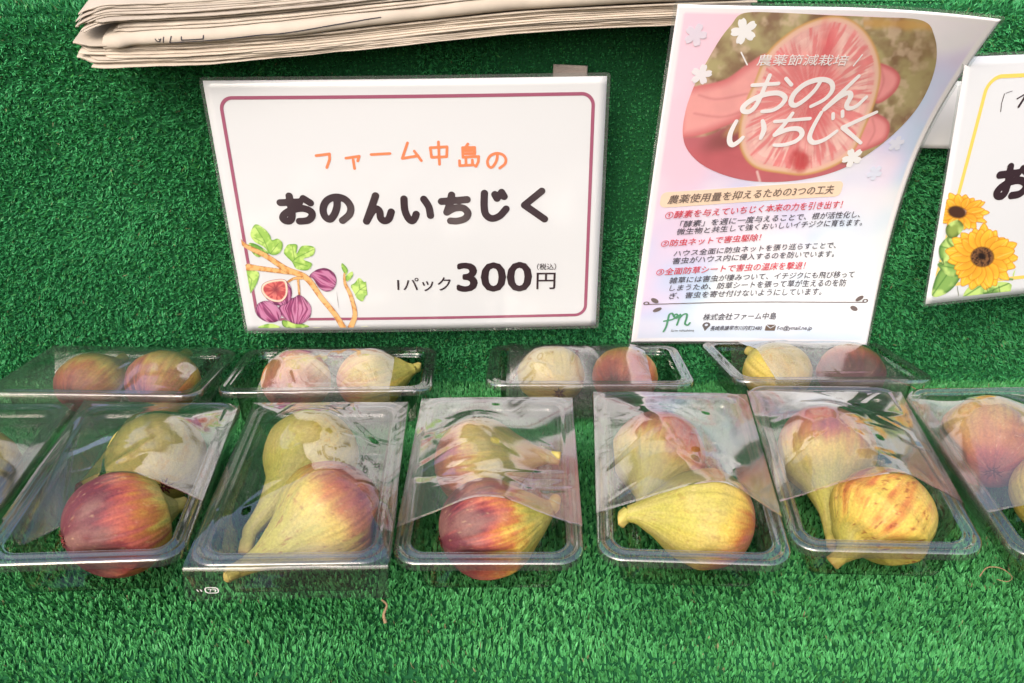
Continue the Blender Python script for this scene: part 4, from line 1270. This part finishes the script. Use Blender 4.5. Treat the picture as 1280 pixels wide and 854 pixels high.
def film_sheet(k, y0, y1, seed, holes, crease=1.0, flap=0.0, slant=0.0, slack=0.0, facet=None, taut=.8):
    h = .001
    xs = np.arange(-.0525, .05251, h)
    ys = np.arange(y0, y1 + 1e-9, h)
    nx, ny = len(xs), len(ys)
    X, Y = np.meshgrid(xs, ys, indexing='xy')
    obs = np.full(X.shape, -1.0)
    for P in FIGPTS[k]:
        ix = np.round((P[:, 0] - xs[0]) / h).astype(int)
        iy = np.round((P[:, 1] - ys[0]) / h).astype(int)
        for dx in (-1, 0, 1):
            for dy in (-1, 0, 1):
                a, b = ix + dx, iy + dy
                ok = (a >= 0) & (a < nx) & (b >= 0) & (b < ny)
                np.maximum.at(obs, (b[ok], a[ok]), P[ok, 2] + .0011)
    edge = (np.abs(X) > .0455) | (np.abs(Y) > .0755)
    obs = np.where(edge, np.maximum(obs, .0011), obs)
    Z = np.maximum(obs, .0011)
    for it in range(700):
        A = Z.copy()
        A[:, 1:-1] = .25 * (Z[:, 2:] + Z[:, :-2]) + .25 * Z[:, 1:-1] * 2
        B = A.copy()
        B[1:-1] = .25 * (A[2:] + A[:-2]) + .5 * A[1:-1]
        Z = np.maximum(B, obs)
        Z[:, 0] = Z[:, -1] = .0011
    H = np.maximum(obs, .0011)
    for it in range(3):
        for j in range(ny):
            H[j] = upper_hull(xs, H[j])
        if it < 2:
            for i in range(nx):
                H[:, i] = H[:, i] * (1 - taut) + upper_hull(ys, H[:, i]) * taut
    Z = Z * .12 + H * .88
    for it in range(14):
        Z[1:-1, 1:-1] = .2 * (Z[1:-1, 1:-1] + Z[2:, 1:-1] + Z[:-2, 1:-1] + Z[1:-1, 2:] + Z[1:-1, :-2])
    r = np.random.default_rng(seed)
    W = np.zeros_like(Z)
    tight = sstep(.0, .006, Z - np.maximum(obs, -.02)) * .8 + .2
    # tension folds running from the fruit to the rim, and a few free creases
    peaks = [P[np.argmax(P[:, 2]), :2] for P in FIGPTS[k]]
    for n in range(int(22 * crease)):
        if n % 2:
            p0 = np.array([r.uniform(-.05, .05), r.uniform(y0, y1)])
            a = r.uniform(0, math.pi)
        else:
            p0 = peaks[r.integers(len(peaks))] + r.normal(0, .008, 2)
            a = r.uniform(0, 2 * math.pi)
        dx, dy = math.cos(a), math.sin(a)
        L = r.uniform(.025, .085)
        t = (X - p0[0]) * dx + (Y - p0[1]) * dy
        s = -(X - p0[0]) * dy + (Y - p0[1]) * dx + .0012 * np.sin(t * 50 + n)
        wd = r.uniform(.0016, .0060)
        amp = r.uniform(.3, 1.0) * wd * .22 * r.choice([-1, 1, 1])
        W += amp * np.maximum(0, 1 - np.abs(s) / wd) * sstep(0, .012, t) * sstep(L, L * .45, t)
    W += .0016 * (fbm(X * 16, Y * 16, 0, seed, 1) - .5) * crease * (1 + slack) + .0001 * (fbm(X * 95, Y * 95, 0, seed + 4, 2) - .5) * crease
    fix = sstep(.0525, .046, np.abs(X))
    Z = Z + W * tight * fix
    Z = np.where(edge, np.maximum(Z, .0009), Z)
    if facet:
        g = sstep(facet[2], facet[2] - .006, X + facet[3] * (Y - .02)) * sstep(.0525, .047, np.abs(X))
        Z = Z - facet[1] * np.maximum(0, facet[0] - Y) * g
    lip = sstep(y0 + .0022, y0, Y) if y0 > -.08 else 0 * Y
    Z = Z + lip * .0007
    Yo = Y + slant * X * (Y - .5 * (y0 + y1)) / (.5 * (y1 - y0)) 
    Yo = Yo + .0010 * (noise(X * 60, Y * 0, 0, seed + 8) - .5) * (np.abs(Y - .5 * (y0 + y1)) / (.5 * (y1 - y0))) ** 2
    hole = np.zeros(X.shape, bool)
    for (hx, hy) in holes:
        d = np.hypot(X - hx, Yo - hy)
        hole |= d < .0021
        mv = (d >= .0021) & (d < .0034)
        f = np.where(mv, (.0024 + (d - .0021) * .77) / np.maximum(d, 1e-6), 1)
        X = np.where(mv, hx + (X - hx) * f, X)
        Yo = np.where(mv, hy + (Yo - hy) * f, Yo)
    V = np.stack([X, Yo, Z], -1).reshape(-1, 3)
    fm = ~(hole[:-1, :-1] | hole[:-1, 1:] | hole[1:, 1:] | hole[1:, :-1])
    Q = grid_faces(nx, ny, fm)
    parts_v, parts_q, base = [V], [Q], len(V)
    # sides of the sleeve: over the rim and down to the bottom
    m = 12
    for sx, col in ((-1, 0), (1, nx - 1)):
        line_y = Yo[:, col]
        S = []
        for j in range(m):
            t = j / (m - 1)
            out = .0525 + .0008 - .0095 * t ** 1.6
            wv = .0012 * (fbm(line_y * 45, np.full(ny, t * 3.0), sx, seed + 21, 2) - .5) * math.sin(t * math.pi)
            S.append(np.stack([sx * (out + wv), line_y, np.full(ny, .0011) - (TD - .001) * t - (.0 if j else 0)], -1))
        S[0][:, 0] = sx * .0525
        S = np.concatenate(S)
        parts_v.append(S)
        q = grid_faces(ny, m) + base
        parts_q.append(q if sx < 0 else q[:, ::-1])
        base += len(S)
    if flap:
        m = 20
        S = []
        for j in range(m):
            t = j / (m - 1)
            a = min(t / .25, 1) * 1.25
            dy = -.004 * math.sin(a) - .0045 * max(t - .25, 0)
            dz = -.003 * (1 - math.cos(a)) - flap * max(t - .15, 0)
            wv = .0012 * (noise(xs * 50, np.full(nx, t * 2), 0, seed + 31) - .5) * t
            S.append(np.stack([xs * 1.0, Yo[0] + dy + wv, Z[0] + dz], -1))
        S = np.concatenate(S)
        parts_v.append(S)
        parts_q.append(grid_faces(nx, m)[:, ::-1] + base)
        base += len(S)
    return mesh_np('film_sleeve', np.concatenate(parts_v), quads=np.concatenate(parts_q), smooth=True)

def make_tray(k, label, film, group='clear plastic fig trays'):
    m, loc = tray_frame(k)
    base = loc + m @ np.array([0, 0, -TD])
    root = thing('fig_tray', label, 'tray', matrix(m, base), group)
    up = Matrix.Translation((0, 0, TD))
    for nm, me in (('tray_bowl', bowl_me), ('tray_rim', rim_me)):
        o = bpy.data.objects.new(nm, me)
        C.objects.link(o)
        if not me.materials:
            me.materials.append(M['rim' if nm == 'tray_rim' else 'tray'])
        o.parent = root
        o.location = (0, 0, TD)
    f = link('film_sleeve', film_sheet(k, **film), M['film_clear' if film.get('flap') else 'film'], root)
    f.location = (0, 0, TD)
    return root

make_tray('F0', 'clear film wrapped tray at the left photo edge holding an olive brown fig', dict(y0=-.050, y1=.079, seed=1, holes=[]))
make_tray('F1', 'tray whose loose film mirrors bright sky, holding an olive and a purple fig', dict(y0=-.040, y1=.080, seed=2, holes=[(-.012, -.004), (.010, .052)], crease=1.0, slant=-.10, slack=1.2, facet=(.060, .21, -.004, -.12)))
t2 = make_tray('F2', 'tray in a long film sleeve hanging over its front rim with small white mark', dict(y0=-.0825, y1=.081, seed=3, holes=[(.036, .018), (-.027, -.050)], crease=1.0, flap=.019))
make_tray('F3', 'middle tray holding a yellow fig and a crimson streaked fig', dict(y0=-.055, y1=.079, seed=4, holes=[(.0, .062), (.002, .0)]))
make_tray('F4', 'tray with whitish film over a rosy fig and a bright yellow fig', dict(y0=-.047, y1=.079, seed=5, holes=[(.020, .045), (.006, -.012)]))
make_tray('F5', 'tray with crumpled film over a dull pink fig and a red streaked yellow fig', dict(y0=-.044, y1=.074, seed=6, holes=[(.014, .048), (.013, -.004)], crease=1.3))
make_tray('F6', 'tray at the right photo edge with glossy film over pinkish brown figs', dict(y0=-.048, y1=.072, seed=7, holes=[(-.002, .055)]))
make_tray('B1', 'back tray at the far left with film over an orange red and a yellow fig', dict(y0=-.080, y1=.066, seed=8, holes=[]), 'clear trays set sideways at the back')
make_tray('B2', 'back tray under the price card with film banded across its middle', dict(y0=-.050, y1=.050, seed=9, holes=[(-.030, -.030), (-.030, .030)]), 'clear trays set sideways at the back')
make_tray('B3', 'back tray between price card and poster, its right end left uncovered', dict(y0=-.066, y1=.048, seed=10, holes=[(-.034, .022)]), 'clear trays set sideways at the back')
make_tray('B4', 'back tray in front of the poster, its film mirroring the white paper', dict(y0=-.052, y1=.056, seed=11, holes=[(-.034, -.010)]), 'clear trays set sideways at the back')

# small white recycling mark printed on the hanging film flap
class Flat:
    pass
def recycle_mark():
    S = Flat()
    S.o = t2
    S.P = lambda u, v, off=0.0: np.stack([(np.asarray(u, float)) / 1000, np.full(np.shape(u), -.0900) + off * 0 + (np.asarray(v) * .0002 / 1), TD - .010 - np.asarray(v, float) / 1000], -1)
    def f(U, V):
        d = np.abs(sd_rrect(U, V, -41, -2.2, -34.5, 2.2, 1.6)) - .32
        d = np.minimum(d, sd_line(U, V, [(-39.6, -.9), (-37.9, -.9), (-38.8, 1.0)], .22))
        d = np.minimum(d, sd_line(U, V, [(-37.0, -1.1), (-35.7, -1.1)], .2))
        d = np.minimum(d, sd_line(U, V, [(-37.2, -.3), (-35.5, -.3), (-36.3, 1.2)], .22))
        for x in (-45.2, -43.4):
            d = np.minimum(d, sd_line(U, V, [(x, -.7), (x + .5, .7)], .28))
        return d
    ink(S, 'recycling_mark', (-47, -4, -33, 4), .3, f, (.85, .85, .85), 0, M['white_ink'])
recycle_mark()

# ------------------------------------------------------------------ straw bits on the turf
def straw(label, pts, r, seed):
    p = catmull(pts, 8)
    rg = np.random.default_rng(seed)
    o = thing('straw_bit', label, 'straw', Matrix.Translation(Vector(p[0])), 'dry straw bits on the turf')
    K, V = 7, []
    for i, q in enumerate(p):
        t = p[min(i + 1, len(p) - 1)] - p[max(i - 1, 0)]
        t, e, f = orth(t)
        k = r * (1 - .5 * i / len(p)) * rg.uniform(.8, 1.2)
        for j in range(K):
            a = j / K * 6.283
            V.append(q + (e * math.cos(a) + f * math.sin(a)) * k - p[0])
    i, j = np.meshgrid(np.arange(len(p) - 1), np.arange(K), indexing='ij')
    a, b = (i * K + j).ravel(), (i * K + (j + 1) % K).ravel()
    link('straw_stalk', mesh_np('straw_stalk', np.array(V), quads=np.stack([a, b, b + K, a + K], -1), smooth=True), M['straw'], o)
straw('dry straw bit standing in the turf below the tray with the hanging film', [(-.0695, .379, -.008), (-.0705, .381, -.004), (-.069, .384, .0), (-.072, .386, .002)], .0010, 1)
straw('thin dry straw bit on the turf beside the back tray under the poster', [(.318, .700, -.018), (.330, .697, -.016), (.345, .690, -.018), (.352, .684, -.020)], .0008, 2)
straw('curled dry tendril on the turf below the rightmost front tray', [(.272, .412, -.003), (.277, .415, .001), (.284, .413, .002), (.288, .408, .0), (.284, .405, -.001), (.279, .407, -.001)], .0004, 3)
